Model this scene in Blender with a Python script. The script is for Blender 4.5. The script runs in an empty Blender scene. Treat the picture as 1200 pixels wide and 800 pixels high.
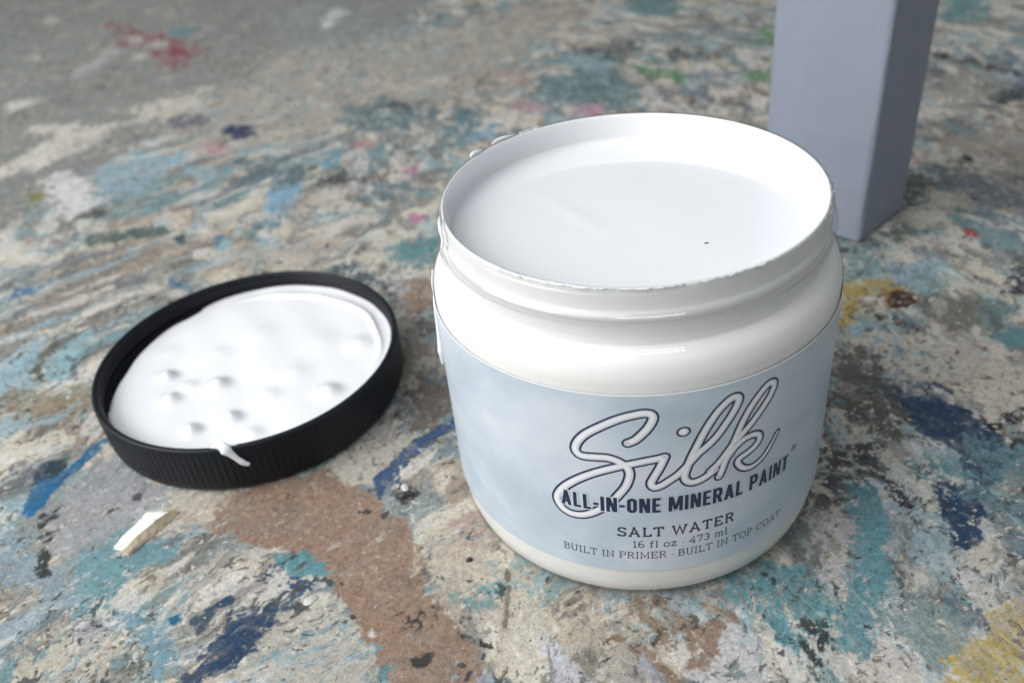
import bpy, bmesh, math
import numpy as np
from mathutils import Matrix, Vector

# ------------------------------------------------------------------ camera, world, lamps, exposure
SC = bpy.context.scene
COL = SC.collection
MM = 0.001                                   # everything below is measured in millimetres, built in metres
cam_d = bpy.data.cameras.new('camera')
cam = bpy.data.objects.new('camera', cam_d); COL.objects.link(cam); SC.camera = cam
right = Vector((0.99074916, 0.10071681, -0.09095183))
up = Vector((0.01477203, 0.58618978, 0.81003909))
back = Vector((0.13489959, -0.80388909, 0.57927924))
m = Matrix((right, up, back)).transposed().to_4x4()
m.translation = Vector((0, -177.4065, 170.1801)) * MM
cam.matrix_world = m
cam_d.sensor_fit = 'HORIZONTAL'; cam_d.sensor_width = 36.0
cam_d.lens = 36.0 * 1040.0 / 1200.0
cam_d.clip_start = 0.01; cam_d.clip_end = 30.0
cam_d.dof.use_dof = True; cam_d.dof.focus_distance = 0.190; cam_d.dof.aperture_fstop = 14.5

W = bpy.data.worlds.new('World'); SC.world = W; W.use_nodes = True
bg = W.node_tree.nodes['Background']
bg.inputs['Color'].default_value = (0.88, 0.95, 1.0, 1); bg.inputs['Strength'].default_value = 0.27

def area_lamp(name, pos, target, sx, sy, power, color):
    d = bpy.data.lights.new(name, 'AREA'); d.shape = 'RECTANGLE'; d.size = sx; d.size_y = sy
    d.energy = power; d.color = color
    o = bpy.data.objects.new(name, d); COL.objects.link(o)
    o.location = pos
    o.rotation_euler = (Vector(target) - Vector(pos)).to_track_quat('-Z', 'Y').to_euler()
    return o
area_lamp('window_light', (-0.88, -0.42, 0.54), (-0.02, 0.05, 0.03), 0.9, 0.65, 12.2, (0.99, 0.99, 0.985))
area_lamp('added_overhead_light', (-0.75, -0.25, 1.35), (0, 0.15, 0), 1.5, 1.1, 13.5, (0.97, 0.985, 1.0))  # unseen overhead lamp, added to brighten the level surfaces
for x0 in (-0.62, 0.12):                      # two narrow lamps added behind the camera to draw thin streaks on the shoulder
    area_lamp('added_streak_light', (x0, -0.62, 1.05), (0, 0, 0.06), 0.58, 0.05, 1.7, (0.98, 0.99, 1.0))

SC.view_settings.view_transform = 'Standard'; SC.view_settings.look = 'None'
SC.view_settings.exposure = -0.04; SC.view_settings.gamma = 1.0
SC.view_settings.use_curve_mapping = False

# ------------------------------------------------------------------ helpers
def tag(o, label=None, cat=None, group=None, kind=None):
    if label: o['label'] = label
    if cat: o['category'] = cat
    if group: o['group'] = group
    if kind: o['kind'] = kind
    return o

def empty(name, loc_mm=(0, 0, 0)):
    o = bpy.data.objects.new(name, None); COL.objects.link(o)
    o.location = Vector(loc_mm) * MM; o.empty_display_size = 0.02
    return o

def mesh_obj(name, verts_mm, faces, mat, parent=None, smooth=True, mats=None, face_mat=None):
    me = bpy.data.meshes.new(name)
    v = (np.asarray(verts_mm, dtype=np.float64) * MM)
    me.from_pydata([tuple(p) for p in v], [], faces)
    for mt in ([mat] if mats is None else mats): me.materials.append(mt)
    if face_mat is not None: me.polygons.foreach_set('material_index', face_mat)
    if smooth: me.polygons.foreach_set('use_smooth', [True] * len(me.polygons))
    me.update()
    o = bpy.data.objects.new(name, me); COL.objects.link(o)
    if parent is not None: o.parent = parent
    return o

def new_mat(name):
    mt = bpy.data.materials.new(name); mt.use_nodes = True
    nt = mt.node_tree
    return mt, nt, nt.nodes['Principled BSDF'], nt.nodes['Material Output']

def N(nt, kind, **kw):
    n = nt.nodes.new(kind)
    for k, v in kw.items():
        if k in n.inputs: n.inputs[k].default_value = v
        else: setattr(n, k, v)
    return n

def noise(nt, scale, detail=4, rough=.55, coord='Object', mapping=None):
    tc = N(nt, 'ShaderNodeTexCoord')
    src = tc.outputs[coord]
    if mapping:
        mp = N(nt, 'ShaderNodeMapping'); mp.inputs['Scale'].default_value = mapping
        nt.links.new(src, mp.inputs[0]); src = mp.outputs[0]
    n = N(nt, 'ShaderNodeTexNoise'); n.inputs['Scale'].default_value = scale
    n.inputs['Detail'].default_value = detail; n.inputs['Roughness'].default_value = rough
    nt.links.new(src, n.inputs['Vector'])
    return n

def ramp(nt, src, stops):
    r = N(nt, 'ShaderNodeValToRGB'); e = r.color_ramp.elements
    while len(e) < len(stops): e.new(.5)
    for k, (p, c) in enumerate(stops):
        e[k].position = p; e[k].color = (*c, 1) if len(c) == 3 else c
    nt.links.new(src, r.inputs[0]); return r

def bump(nt, bsdf, src, strength, dist, prev=None):
    b = N(nt, 'ShaderNodeBump'); b.inputs['Strength'].default_value = strength; b.inputs['Distance'].default_value = dist
    nt.links.new(src, b.inputs['Height'])
    if prev is not None: nt.links.new(prev.outputs[0], b.inputs['Normal'])
    nt.links.new(b.outputs[0], bsdf.inputs['Normal']); return b

def simple_mat(name, color, rough=.5, spec=.5, coat=0, var=.08, scale=120, bmp=0, bscale=600, bdist=.0003):
    mt, nt, b, _ = new_mat(name)
    n = noise(nt, scale, 4)
    lo = tuple(c * (1 - var) for c in color); hi = tuple(min(1, c * (1 + var)) for c in color)
    r = ramp(nt, n.outputs['Fac'], [(.3, lo), (.7, hi)])
    nt.links.new(r.outputs[0], b.inputs['Base Color'])
    b.inputs['Roughness'].default_value = rough; b.inputs['Specular IOR Level'].default_value = spec
    if coat: b.inputs['Coat Weight'].default_value = coat; b.inputs['Coat Roughness'].default_value = .05
    if bmp:
        n2 = noise(nt, bscale, 3); bump(nt, b, n2.outputs['Fac'], bmp, bdist)
    return mt

def revolve(profile, nseg=256, a0=0.0, a1=2 * math.pi, wob=None):
    closed = abs(a1 - a0 - 2 * math.pi) < 1e-6
    cols = nseg if closed else nseg + 1
    verts = []; faces = []
    for (r, z) in profile:
        for k in range(cols):
            a = a0 + (a1 - a0) * k / nseg
            rr = r if wob is None else r + wob(a, z)
            verts.append((rr * math.cos(a), rr * math.sin(a), z))
    for i in range(len(profile) - 1):
        for k in range(nseg):
            k2 = (k + 1) % cols if closed else k + 1
            faces.append((i * cols + k, i * cols + k2, (i + 1) * cols + k2, (i + 1) * cols + k))
    return verts, faces

def smooth_profile(pts, step=.25):
    """Catmull-Rom through profile points"""
    P = [np.array(p, float) for p in pts]; P = [2 * P[0] - P[1]] + P + [2 * P[-1] - P[-2]]
    out = []
    for i in range(1, len(P) - 2):
        n = max(2, int(np.linalg.norm(P[i + 1] - P[i]) / step))
        for k in range(n):
            t = k / n
            out.append(tuple(.5 * (2 * P[i] + (P[i + 1] - P[i - 1]) * t + (2 * P[i - 1] - 5 * P[i] + 4 * P[i + 1] - P[i + 2]) * t * t + (3 * P[i] - P[i - 1] - 3 * P[i + 1] + P[i + 2]) * t ** 3)))
    out.append(tuple(P[-2])); return out

def blob_tube(path, radii, nseg=14, flat=None):
    """a closed drip: rings of given radius swept along a path (mm); flat=(axis vector, factor) squashes it"""
    P = smooth_profile(path, .35); n = len(P)
    R = np.interp(np.linspace(0, len(radii) - 1, n), range(len(radii)), radii)
    P = np.array(P); verts = []; faces = []
    T = np.gradient(P, axis=0); T /= np.linalg.norm(T, axis=1)[:, None] + 1e-9
    ref = np.array(flat[0], float) if flat else np.array((0, 0, 1.0))
    ref /= np.linalg.norm(ref)
    fl = flat[1] if flat else 1.0
    for i in range(n):
        a = ref - T[i] * (ref @ T[i])
        if np.linalg.norm(a) < 1e-3: a = np.array((1.0, 0, 0)) - T[i] * T[i][0]
        a /= np.linalg.norm(a); b = np.cross(T[i], a)
        for k in range(nseg):
            t = 2 * math.pi * k / nseg
            verts.append(P[i] + R[i] * (fl * math.cos(t) * a + math.sin(t) * b))
    for i in range(n - 1):
        for k in range(nseg):
            k2 = (k + 1) % nseg
            faces.append((i * nseg + k, i * nseg + k2, (i + 1) * nseg + k2, (i + 1) * nseg + k))
    faces.append(tuple(range(nseg - 1, -1, -1))); faces.append(tuple((n - 1) * nseg + k for k in range(nseg)))
    return verts, faces

# ------------------------------------------------------------------ paint layers of the bench: noise and traced patches, some holding painted shadow (mm on the bench)
# ---------- noise ----------
_T=np.random.default_rng(7).random(65536,dtype=np.float32)
def vn(x,y,seed):
    fx=np.floor(x);fy=np.floor(y)
    tx=x-fx;ty=y-fy
    ix=(fx.astype(np.int32)+seed*57)&255;iy=(fy.astype(np.int32)+seed*131)&255
    tx=tx*tx*(3-2*tx);ty=ty*ty*(3-2*ty)
    i1=(ix+1)&255;j0=iy<<8;j1=((iy+1)&255)<<8
    a=_T[ix|j0];b=_T[i1|j0];c=_T[ix|j1];d=_T[i1|j1]
    a=a+(b-a)*tx;c=c+(d-c)*tx
    return a+(c-a)*ty
def fbm(x,y,sc,seed,oc=4,g=.5):
    o=0;am=1;t=0
    for k in range(oc):
        ca,sa=np.float32(np.cos(k*1.1+seed)/sc),np.float32(np.sin(k*1.1+seed)/sc)
        o=o+am*vn(x*ca-y*sa+np.float32(17.3*k),x*sa+y*ca-np.float32(9.1*k),seed*3+k);t+=am;am*=g;sc*=.5
    return o/t            # 0..1, mean .5
def sst(a,b,v):
    t=np.clip((v-a)/(b-a),0,1);return t*t*(3-2*t)
def rot(x,y,a,sx,sy):
    c,s=np.cos(a),np.sin(a);return ((x*c+y*s)/sx).astype(np.float32),((-x*s+y*c)/sy).astype(np.float32)
def L(r,g,b,sat=1.0):
    c=np.array([r,g,b])/255.;m=c@np.array([.3,.59,.11]);c=m+(c-m)*sat
    return np.where(c<.04045,c/12.92,((c+.055)/1.055)**2.4).astype(np.float32)
def sdpoly(x,y,P):
    d=np.full(x.shape,1e9,np.float32);ins=np.zeros(x.shape,bool)
    n=len(P)
    for i in range(n):
        ax,ay=P[i];bx,by=P[(i+1)%n];ex,ey=bx-ax,by-ay
        t=np.clip(((x-ax)*ex+(y-ay)*ey)/(ex*ex+ey*ey+1e-9),0,1)
        d=np.minimum(d,(x-ax-t*ex)**2+(y-ay-t*ey)**2)
        if ay!=by:
            ins^=((ay>y)!=(by>y))&(x<ex*(y-ay)/ey+ax)
    d=np.sqrt(d);return np.where(ins,d,-d)

def table_paint(x,y,PATCH):
    """x,y in mm on the tabletop -> linear rgb (n,3), relief height in mm (n,)"""
    x=x.astype(np.float32);y=y.astype(np.float32);n=x.size
    wx=x+14*(fbm(x,y,40,1,3)-.5)+5*(fbm(x,y,8,2,4)-.5)
    wy=y+14*(fbm(x,y,40,3,3)-.5)+5*(fbm(x,y,8,4,4)-.5)
    s=sst(-45,65,x+.25*y+120*(fbm(x,y,90,6,2)-.5))                      # brush direction turns across the bench
    ax,ay=rot(wx,wy,.75,2.0,.8);bx,by=rot(wx,wy,-.72,2.0,.8);gx,gy=rot(wx,wy,1.9,1.6,.85)
    s3=sst(.46,.58,fbm(x,y,75,9,3))
    def aniso(sc,seed,oc=4,g=.5):
        a=fbm(ax,ay,sc,seed,oc,g);b=fbm(bx,by,sc,seed+50,oc,g);a=a+(b-a)*s;return a+(fbm(gx,gy,sc,seed+70,oc,g)-a)*s3
    col=np.empty((n,3),np.float32);h=np.zeros(n,np.float32)
    col[:]=L(120,112,102)*(.6+.8*aniso(3,5,4,.65))[:,None]
    def lay(c,m,dh=0.0):
        nonlocal h
        c=np.asarray(c,np.float32)
        col[:]=col+(c-col)*m[:,None]
        h=h+dh*m
    grit=fbm(wx,wy,1.6,33,4,.7);strk=aniso(1.8,31,5,.65);med=fbm(wx,wy,11,14,5,.6);big=fbm(wx,wy,45,8,4,.55)
    far=sst(60,330,y)                          # coarser, softer paint where the bench is less worn
    def flake(c,scale,seed,thr,soft,op,dh,use=aniso,gk=.22,sk=.18):
        v=use(scale,seed,5,.55)+gk*(grit-.5)+sk*(strk-.5)
        lay(c,op*sst(thr-soft,thr+soft,v),dh)
    iso=lambda sc,seed,oc,g:fbm(wx,wy,sc,seed,oc,g)
    flake(L(146,142,134),8,11,.42,.05,.9,.05)
    flake(L(186,180,165),7,13,.47,.04,.88,.08)
    flake(L(128,140,142),13,15,.57,.06,.62,.04)
    flake(L(150,132,118),16,17,.59,.06,.6,.03,iso)
    flake(L(196,193,184),6,19,.545,.035,.85,.10)
    flake(L(112,146,156),15,23,.62,.05,.62,.05,iso)
    flake(L(170,172,180),11,25,.60,.05,.55,.05)
    flake(L(176,158,152),14,27,.64,.05,.5,.03,iso)
    flake(L(206,204,197),4,29,.60,.03,.85,.10)
    flake(L(104,104,102),7,37,.655,.04,.75,-.05)
    # wide areas where one coat or another dominates
    fl=fbm(wx,wy,1.0*70,81,3,.5)
    lay(L(136,135,130),.5*sst(.50,.60,big+.25*(med-.5)+.15*(strk-.5)),0)
    lay(L(120,142,150),.66*sst(.49,.58,fbm(wx,wy,38,83,5,.55)+.15*(strk-.5)),.02)
    lay(L(138,124,112),.38*sst(.55,.63,fbm(wx,wy,50,85,5,.55)+.15*(grit-.5)),.02)
    lay(L(200,197,188),.8*sst(.53,.59,aniso(16,87,6,.6)+.16*(grit-.5)),.06)
    lay(L(88,90,90),.55*sst(.60,.66,aniso(12,89,6,.6)+.16*(grit-.5)),-.03)
    cx,cy=rot(wx,wy,.75,3.6,.75);dx,dy=rot(wx,wy,-.72,3.6,.75)
    def smear(sc,seed):
        a=fbm(cx,cy,sc,seed,5,.55);b=fbm(dx,dy,sc,seed+50,5,.55);a=a+(b-a)*s;a=a+(fbm(gx,gy,sc,seed+70,5,.55)-a)*s3;return a+.20*(grit-.5)+.12*(strk-.5)
    lay(L(98,142,154),.60*sst(.575,.64,smear(15,91)),.04)
    lay(L(152,178,192),.55*sst(.60,.66,smear(13,93)),.05)
    lay(L(66,92,116),.50*sst(.64,.69,smear(10,95)),.04)
    lay(L(206,206,204),.65*sst(.605,.65,smear(9,97)),.07)
    lay(L(92,90,88),.5*sst(.635,.68,smear(7,99)),-.03)
    e1=fbm(x,y,9,41,4)-.5;e2=fbm(x,y,2.4,43,4,.65)-.5
    tone=fbm(wx,wy,6,45,4,.6);clean=np.zeros(n,np.float32)
    for c,rough,wear,dh,P in PATCH:
        P=np.asarray(P,np.float32)
        r=rough*2+1
        i=np.nonzero((x>P[:,0].min()-r)&(x<P[:,0].max()+r)&(y>P[:,1].min()-r)&(y<P[:,1].max()+r))[0]
        if i.size==0: continue
        d=sdpoly(x[i],y[i],P);fy=float(sst(40,200,P[:,1].mean()));rough=rough*(1+.35*fy);wear=wear+.12*fy
        d=d+rough*(1.9*e1[i]+2.0*e2[i]+.25)
        w=.15+.2*rough
        m=sst(-w,w,d)
        wn=.5*strk[i]+.5*grit[i]+.25*(med[i]-.5)+.13*np.clip(.6-d/(rough+1.5),0,1)
        t=.70-.28*wear
        m=m*(1-.92*sst(t-.035,t+.035,wn))*(.88+.12*sst(.3,.6,tone[i]))
        m=m*(1-min(.55,.08+1.6*wear)*sst(.50,.66,strk[i]+.25*(med[i]-.5)))
        if wear<.1: clean[i]=np.maximum(clean[i],m)
        else: clean[i]*=1-m
        v=.72+.56*(.55*tone[i]+.45*strk[i])
        cc=L(*c,.74)[None]*.84*v[:,None]
        col[i]+= (cc-col[i])*m[:,None]
        h[i]+=dh*m
    # specks: pits, dirt, crumbs - clustered
    k=1-.75*clean
    g=sst(.42,.62,fbm(x,y,22,62,4));g2=sst(.42,.62,fbm(x,y,17,63,4))
    lay(L(66,64,62),.8*k*sst(.755,.81,fbm(wx,wy,1.6,61,4,.6)+.085*g),-.10)
    lay(L(206,203,196),.8*k*sst(.765,.81,fbm(wx,wy,1.4,64,4,.6)+.075*g2),.10)
    lay(L(76,74,72),.7*k*sst(.715,.78,aniso(1.5,66,4,.6)+.05*g),-.06)
    lay(L(58,62,68),.85*sst(.775,.80,fbm(wx,wy,4.5,68,4)),-.05)
    col*=((.64+.72*fbm(x,y,.9,71,3,.75))*.90)[:,None]*np.array((1.03,.985,.93),np.float32)
    h+=.16*(fbm(wx,wy,5,73,4)-.5)+.10*(grit-.5)+.12*(strk-.5)
    return col,h,clean
PATCH = [
((142, 146, 144),14,0.02,0.05,[(-789.2,864.2),(-130.3,651.5),(-145.4,480.9),(-181.1,417.3),(-219.7,368.3),(-243.6,311.8),(-254.7,264.3),(-265.5,225.3),(-278.2,188.2),(-287.4,120.7)]),
((216, 214, 206),6,0.08,0.08,[(-327.9,216.9),(-318.3,250.6),(-303.4,270.2),(-289.3,270.9),(-285.2,252.6),(-302.4,222.7),(-319.9,204.1)]),
((214, 212, 206),4,0.06,0.08,[(-338.7,276.9),(-313.2,278.8),(-305.1,265.5),(-329,264.7)]),
((214, 212, 206),4,0.06,0.08,[(-381.2,318.4),(-364.2,324.7),(-357.6,315.2),(-370.4,304.4)]),
((178, 181, 186),6,0.06,0.03,[(-364.9,369.6),(-361.3,423.7),(-350.7,408.7),(-354.4,361.4)]),
((160, 60, 72),10,0.42,0.04,[(-395.5,485.7),(-374,470.4),(-347.7,450.5),(-309.6,423.5),(-284.3,396.7),(-294.9,374.5),(-307.8,383.5),(-325.1,415.1),(-344.9,430.2),(-352.6,425.9)]),
((190, 188, 182),3,0.1,0.06,[(-348.1,438.6),(-346.9,434.4),(-347.5,431.7),(-349.9,431.1),(-353.3,432.8),(-356.9,436.4),(-359.8,440.9),(-361.1,445.1),(-360.5,447.9),(-358.1,448.5),(-354.6,446.8),(-351,443.1)]),
((190, 188, 182),3,0.1,0.06,[(-323.2,422.2),(-322.1,418.3),(-322.8,415.7),(-325.1,415.1),(-328.3,416.7),(-331.7,420.1),(-334.4,424.4),(-335.5,428.4),(-334.9,431.1),(-332.5,431.7),(-329.2,430),(-325.7,426.5)]),
((190, 188, 182),3,0.1,0.06,[(-324.3,396.8),(-323.2,393.1),(-323.9,390.7),(-326.1,390.1),(-329.3,391.6),(-332.6,394.7),(-335.1,398.7),(-336.3,402.5),(-335.6,405),(-333.4,405.6),(-330.1,404),(-326.8,400.8)]),
((190, 188, 182),3,0.1,0.06,[(-451.7,504.4),(-449.7,499.4),(-450,496.2),(-452.6,495.5),(-456.7,497.6),(-461.3,501.9),(-465.2,507.3),(-467.3,512.4),(-467,515.8),(-464.4,516.5),(-460.2,514.3),(-455.5,509.9)]),
((190, 188, 182),3,0.1,0.06,[(-411,410.3),(-409.5,406.4),(-409.9,403.8),(-412.2,403.3),(-415.7,404.9),(-419.6,408.2),(-422.7,412.4),(-424.4,416.4),(-424,419.1),(-421.7,419.7),(-418.1,418),(-414.2,414.6)]),
((104, 146, 158),5,0.1,0.04,[(-308.5,448.7),(-306.9,441.4),(-308.8,436.7),(-313.6,435.8),(-320.1,438.9),(-326.7,445.3),(-331.6,453.4),(-333.5,461),(-331.7,466),(-326.7,467),(-319.9,463.6),(-313.2,456.9)]),
((176, 172, 162),18,0.35,0.05,[(-265.4,265.6),(-240.2,303.1),(-225.4,386.1),(-144.8,413.7),(-79.9,454.9),(-42.7,426.5),(-51,382.6),(-83,297.9),(-128.3,260.6),(-177.6,238.3),(-226.4,243.7)]),
((150, 160, 162),10,0.3,0.04,[(-267.7,475.8),(-228.5,500.4),(-191.4,459.1),(-123.3,424.4),(-146.3,392.3),(-214.2,387.5)]),
((216, 220, 228),5,0.03,0.06,[(-219.4,456.8),(-212.4,485.3),(-205.1,474.9),(-209.8,438.5)]),
((212, 208, 198),9,0.12,0.06,[(-281,299.3),(-253.5,323.1),(-244.5,294.3),(-260.5,277.2),(-275.6,276.6)]),
((146, 186, 208),7,0.15,0.06,[(-268,206.3),(-262.3,218.7),(-243.8,227.2),(-228.2,227.7),(-218.8,216.5),(-234.2,206.1),(-230.7,183.4),(-247,181.1)]),
((150, 186, 202),5,0.2,0.05,[(-217.2,208.4),(-204.1,209.1),(-200.3,197.2),(-209.6,194.3)]),
((220, 222, 226),6,0.05,0.08,[(-285.2,199.1),(-284.3,210.7),(-262.2,195.2),(-249.6,176.1),(-254.5,162.8),(-270.2,172.5)]),
((140, 134, 70),3,0.1,0.05,[(-280.6,183.9),(-280.1,182),(-280.8,180.8),(-282.7,180.4),(-285,181.1),(-287.4,182.6),(-289.1,184.6),(-289.6,186.4),(-288.9,187.7),(-287.1,188),(-284.6,187.3),(-282.3,185.8)]),
((40, 62, 112),3,0.05,0.05,[(-196.5,251.6),(-196.3,247.6),(-198.4,245),(-202.5,244.4),(-207.3,246),(-211.7,249.4),(-214.5,253.7),(-214.9,257.8),(-212.7,260.5),(-208.6,261.1),(-203.6,259.4),(-199.2,255.9)]),
((108, 112, 130),5,0.2,0.04,[(-234.8,271.5),(-234,266.6),(-235.9,263.3),(-240,262.6),(-245.3,264.5),(-250.4,268.6),(-253.9,273.9),(-254.9,279),(-253,282.5),(-248.7,283.3),(-243.3,281.2),(-238.2,276.9)]),
((206, 150, 160),4,0.2,0.04,[(-204.7,231.6),(-204.3,228.4),(-205.9,226.2),(-208.9,225.7),(-212.6,226.9),(-216,229.6),(-218.3,233),(-218.7,236.3),(-217.2,238.5),(-214.1,239.1),(-210.3,237.8),(-206.9,235)]),
((120, 178, 220),5,0.1,0.06,[(-165.9,174.6),(-160.2,184.5),(-152,187.4),(-148.9,168.2),(-156.3,160.6)]),
((110, 170, 205),4,0.15,0.05,[(-150.1,209.7),(-142.7,218.8),(-139.7,212.5),(-144.4,201.4)]),
((74, 80, 84),5,0.2,0.03,[(-142.3,188.3),(-136.8,197),(-121.5,193.7),(-120.6,186.4),(-132.4,180.4)]),
((92, 122, 132),8,0.3,0.04,[(-193.6,219),(-169.6,213.6),(-140.3,194.5),(-156.8,186.9),(-180.7,195.4)]),
((92, 126, 138),9,0.3,0.04,[(-153.9,278.4),(-134.5,288.3),(-102.6,271.5),(-104.7,257.6),(-139.2,248.2)]),
((70, 92, 100),5,0.2,0.03,[(-128.9,285),(-113.6,280.4),(-110.7,270.2),(-121.8,274.1)]),
((204, 140, 184),3,0.1,0.05,[(-96.8,194.1),(-96.9,192.3),(-98,191.1),(-99.8,190.8),(-101.7,191.5),(-103.4,192.9),(-104.2,194.8),(-104.1,196.7),(-103,197.9),(-101.2,198.2),(-99.3,197.6),(-97.7,196.1)]),
((214, 130, 184),3,0.05,0.05,[(-87.1,147),(-87,144.8),(-87.5,143.2),(-88.5,142.6),(-89.7,143.3),(-90.8,145),(-91.6,147.3),(-91.7,149.6),(-91.3,151.2),(-90.3,151.8),(-89,151.1),(-87.9,149.3)]),
((196, 150, 152),4,0.2,0.04,[(-125.6,227.2),(-125.7,224.2),(-127.5,222.1),(-130.4,221.6),(-133.7,222.8),(-136.6,225.3),(-138.3,228.6),(-138.2,231.8),(-136.5,233.9),(-133.5,234.4),(-130.1,233.2),(-127.2,230.5)]),
((96, 164, 206),4,0.1,0.05,[(-81.4,222.4),(-78,234.5),(-69.7,247.6),(-65.2,245.9),(-72.5,225.5)]),
((88, 136, 152),7,0.25,0.05,[(-93.6,245),(-88.4,269.6),(-78.5,263.6),(-78.7,227.2),(-86.5,223)]),
((92, 134, 150),7,0.3,0.04,[(-113,174.5),(-103.4,184.9),(-101.5,161.2),(-103,147.4),(-108.2,153.9)]),
((90, 150, 162),6,0.15,0.06,[(-91.8,125.1),(-77.2,129.8),(-73.6,108.4),(-86.1,107.8)]),
((70, 100, 112),6,0.4,0.04,[(-119.9,112.1),(-111.8,110.4),(-85.4,98),(-86.6,91),(-102.1,98.7)]),
((196, 190, 178),6,0.3,0.06,[(-147.1,171.4),(-131.9,178.6),(-131.7,167.6),(-145.3,156.6)]),
((192, 184, 172),7,0.3,0.06,[(-162,120.9),(-141.4,126.7),(-124.5,124.3),(-125.9,111.1),(-146,108.2)]),
((92, 136, 150),10,0.2,0.05,[(-47.9,304.6),(-22.5,322.7),(3.6,291.4),(1.1,261.2),(-20.5,260.6),(-46.8,271.2)]),
((204, 156, 182),4,0.1,0.05,[(-14.4,258.6),(-15.3,255.9),(-17.8,254.1),(-21.2,253.8),(-24.7,255),(-27.3,257.5),(-28.4,260.5),(-27.6,263.3),(-25.1,265.1),(-21.6,265.4),(-18,264.2),(-15.4,261.7)]),
((196, 160, 176),5,0.2,0.04,[(-43.8,267.2),(-44.6,263.8),(-47.4,261.6),(-51.3,261.2),(-55.5,262.7),(-58.7,265.7),(-60.1,269.4),(-59.4,273),(-56.6,275.3),(-52.6,275.7),(-48.3,274.1),(-45.1,271)]),
((86, 138, 150),8,0.15,0.05,[(-0.3,479),(34.8,470.1),(28.5,418.4),(12,414.5)]),
((70, 86, 92),7,0.4,0.03,[(-28.5,353.7),(-11,369.8),(11.9,362.2),(0.7,336.3),(-15.4,333.1)]),
((82, 84, 86),8,0.55,0.03,[(16.5,345.6),(45.1,337.3),(53.1,321.3),(20.6,324)]),
((88, 152, 102),5,0.1,0.05,[(2.5,321.4),(20.1,312.8),(32.2,297.4),(28.2,290.2),(10.7,306.2)]),
((88, 152, 102),5,0.1,0.05,[(58.7,303.8),(74.8,303.8),(72.2,283.5),(63.7,292.4)]),
((84, 152, 100),5,0.1,0.05,[(77.3,369),(87.1,383.9),(82.5,348.7),(75.9,350)]),
((196, 200, 206),4,0.1,0.05,[(15,282.1),(14.4,278.5),(12.8,276),(10.8,275.3),(8.9,276.6),(7.5,279.5),(7,283.3),(7.6,287),(9.2,289.5),(11.2,290.2),(13.2,288.9),(14.6,285.9)]),
((128, 140, 152),8,0.3,0.03,[(56.4,289.7),(54.4,283.7),(50.2,279.8),(45,278.9),(40,281.3),(36.5,286.4),(35.5,293),(37.3,299.2),(41.6,303.4),(47.1,304.3),(52.3,301.7),(55.7,296.3)]),
((176, 168, 156),12,0.35,0.05,[(-81,465.8),(-32.7,460.7),(-25.3,413.2),(-52.6,406),(-76.2,418.3)]),
((88, 146, 156),8,0.15,0.05,[(198.4,428.8),(225.6,422),(206.4,382.2),(182.3,370.4)]),
((74, 70, 66),3,0.3,-0.05,[(162,319),(177.7,305.2),(192.8,281.9),(191.2,277.2),(173.5,297.9),(159.9,311.1)]),
((56, 58, 58),4,0.1,0.03,[(167.7,246.2),(179.7,257.8),(190.6,258.5),(188.4,252),(174.2,243.1)]),
((170, 166, 156),10,0.4,0.05,[(149.2,269.3),(169.7,278.2),(166.7,255.2),(147.4,241.4)]),
((172, 164, 150),10,0.45,0.05,[(140.2,202.7),(171.4,213.1),(160.3,170.8),(133.9,169.3)]),
((112, 120, 136),8,0.15,0.03,[(120.5,174.6),(156.6,160.3),(148.4,136.5),(127.5,147.2),(119.3,163.5)]),  # the leg's shadow on the bench, painted as a bluish grey band
((84, 104, 98),7,0.3,0.03,[(112.4,175.3),(124.3,170.2),(115.9,148.1),(104.9,141.8)]),
((54, 50, 48),3,0.1,0.02,[(140.6,180.8),(139.6,178.9),(138.1,177.5),(136.5,177.1),(135.2,177.8),(134.6,179.4),(134.8,181.4),(135.8,183.4),(137.3,184.8),(138.9,185.2),(140.2,184.5),(140.8,182.9)]),
((40, 42, 40),2,0.1,0.02,[(132.3,149),(131.9,147.9),(131.2,147.2),(130.5,147),(130,147.3),(129.8,148.1),(129.9,149.2),(130.4,150.2),(131.1,151),(131.8,151.2),(132.3,150.9),(132.5,150.1)]),
((190, 184, 170),5,0.3,0.06,[(117.6,154.6),(131.3,154.9),(127.1,143.7),(116.6,141.7)]),
((98, 130, 126),6,0.2,0.04,[(88.8,114.6),(102.1,130.4),(110,125.9),(98.7,119)]),
((190, 186, 176),4,0.05,0.2,[(118.4,134.6),(116.5,131.7),(113,129.8),(108.7,129.3),(104.9,130.3),(102.5,132.7),(102.1,135.8),(104,138.8),(107.6,140.8),(111.9,141.3),(115.8,140.2),(118.1,137.7)]),
((204, 202, 196),2,0,0.15,[(116.9,136.1),(115.7,134.3),(113.4,133.1),(110.6,132.8),(108,133.5),(106.4,135),(106.1,136.9),(107.3,138.7),(109.7,139.9),(112.5,140.2),(115.1,139.5),(116.7,138)]),
((198, 42, 52),2.5,0.1,0.05,[(123.6,121.8),(123,120.6),(122.1,119.7),(121.1,119.5),(120.4,119.8),(120,120.8),(120.1,122),(120.7,123.3),(121.6,124.2),(122.6,124.4),(123.4,124),(123.7,123.1)]),
((110, 146, 156),8,0.3,0.04,[(78,117.1),(89.2,116.4),(85.9,101.5),(72.9,90.9)]),
((204, 198, 186),6,0.3,0.07,[(87.2,107.4),(104.5,118.6),(112.3,115),(107,106.3),(89.4,104.3)]),
((128, 140, 150),6,0.3,0.05,[(101.5,112.6),(109,113.4),(108.4,106.2),(102.1,103.6)]),
((182, 160, 84),4,0.1,0.06,[(70.1,87.7),(83.9,92.6),(89.8,84.7),(87,79.6),(76.5,81.1),(71.2,68.2),(65.5,63.5)]),
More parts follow.
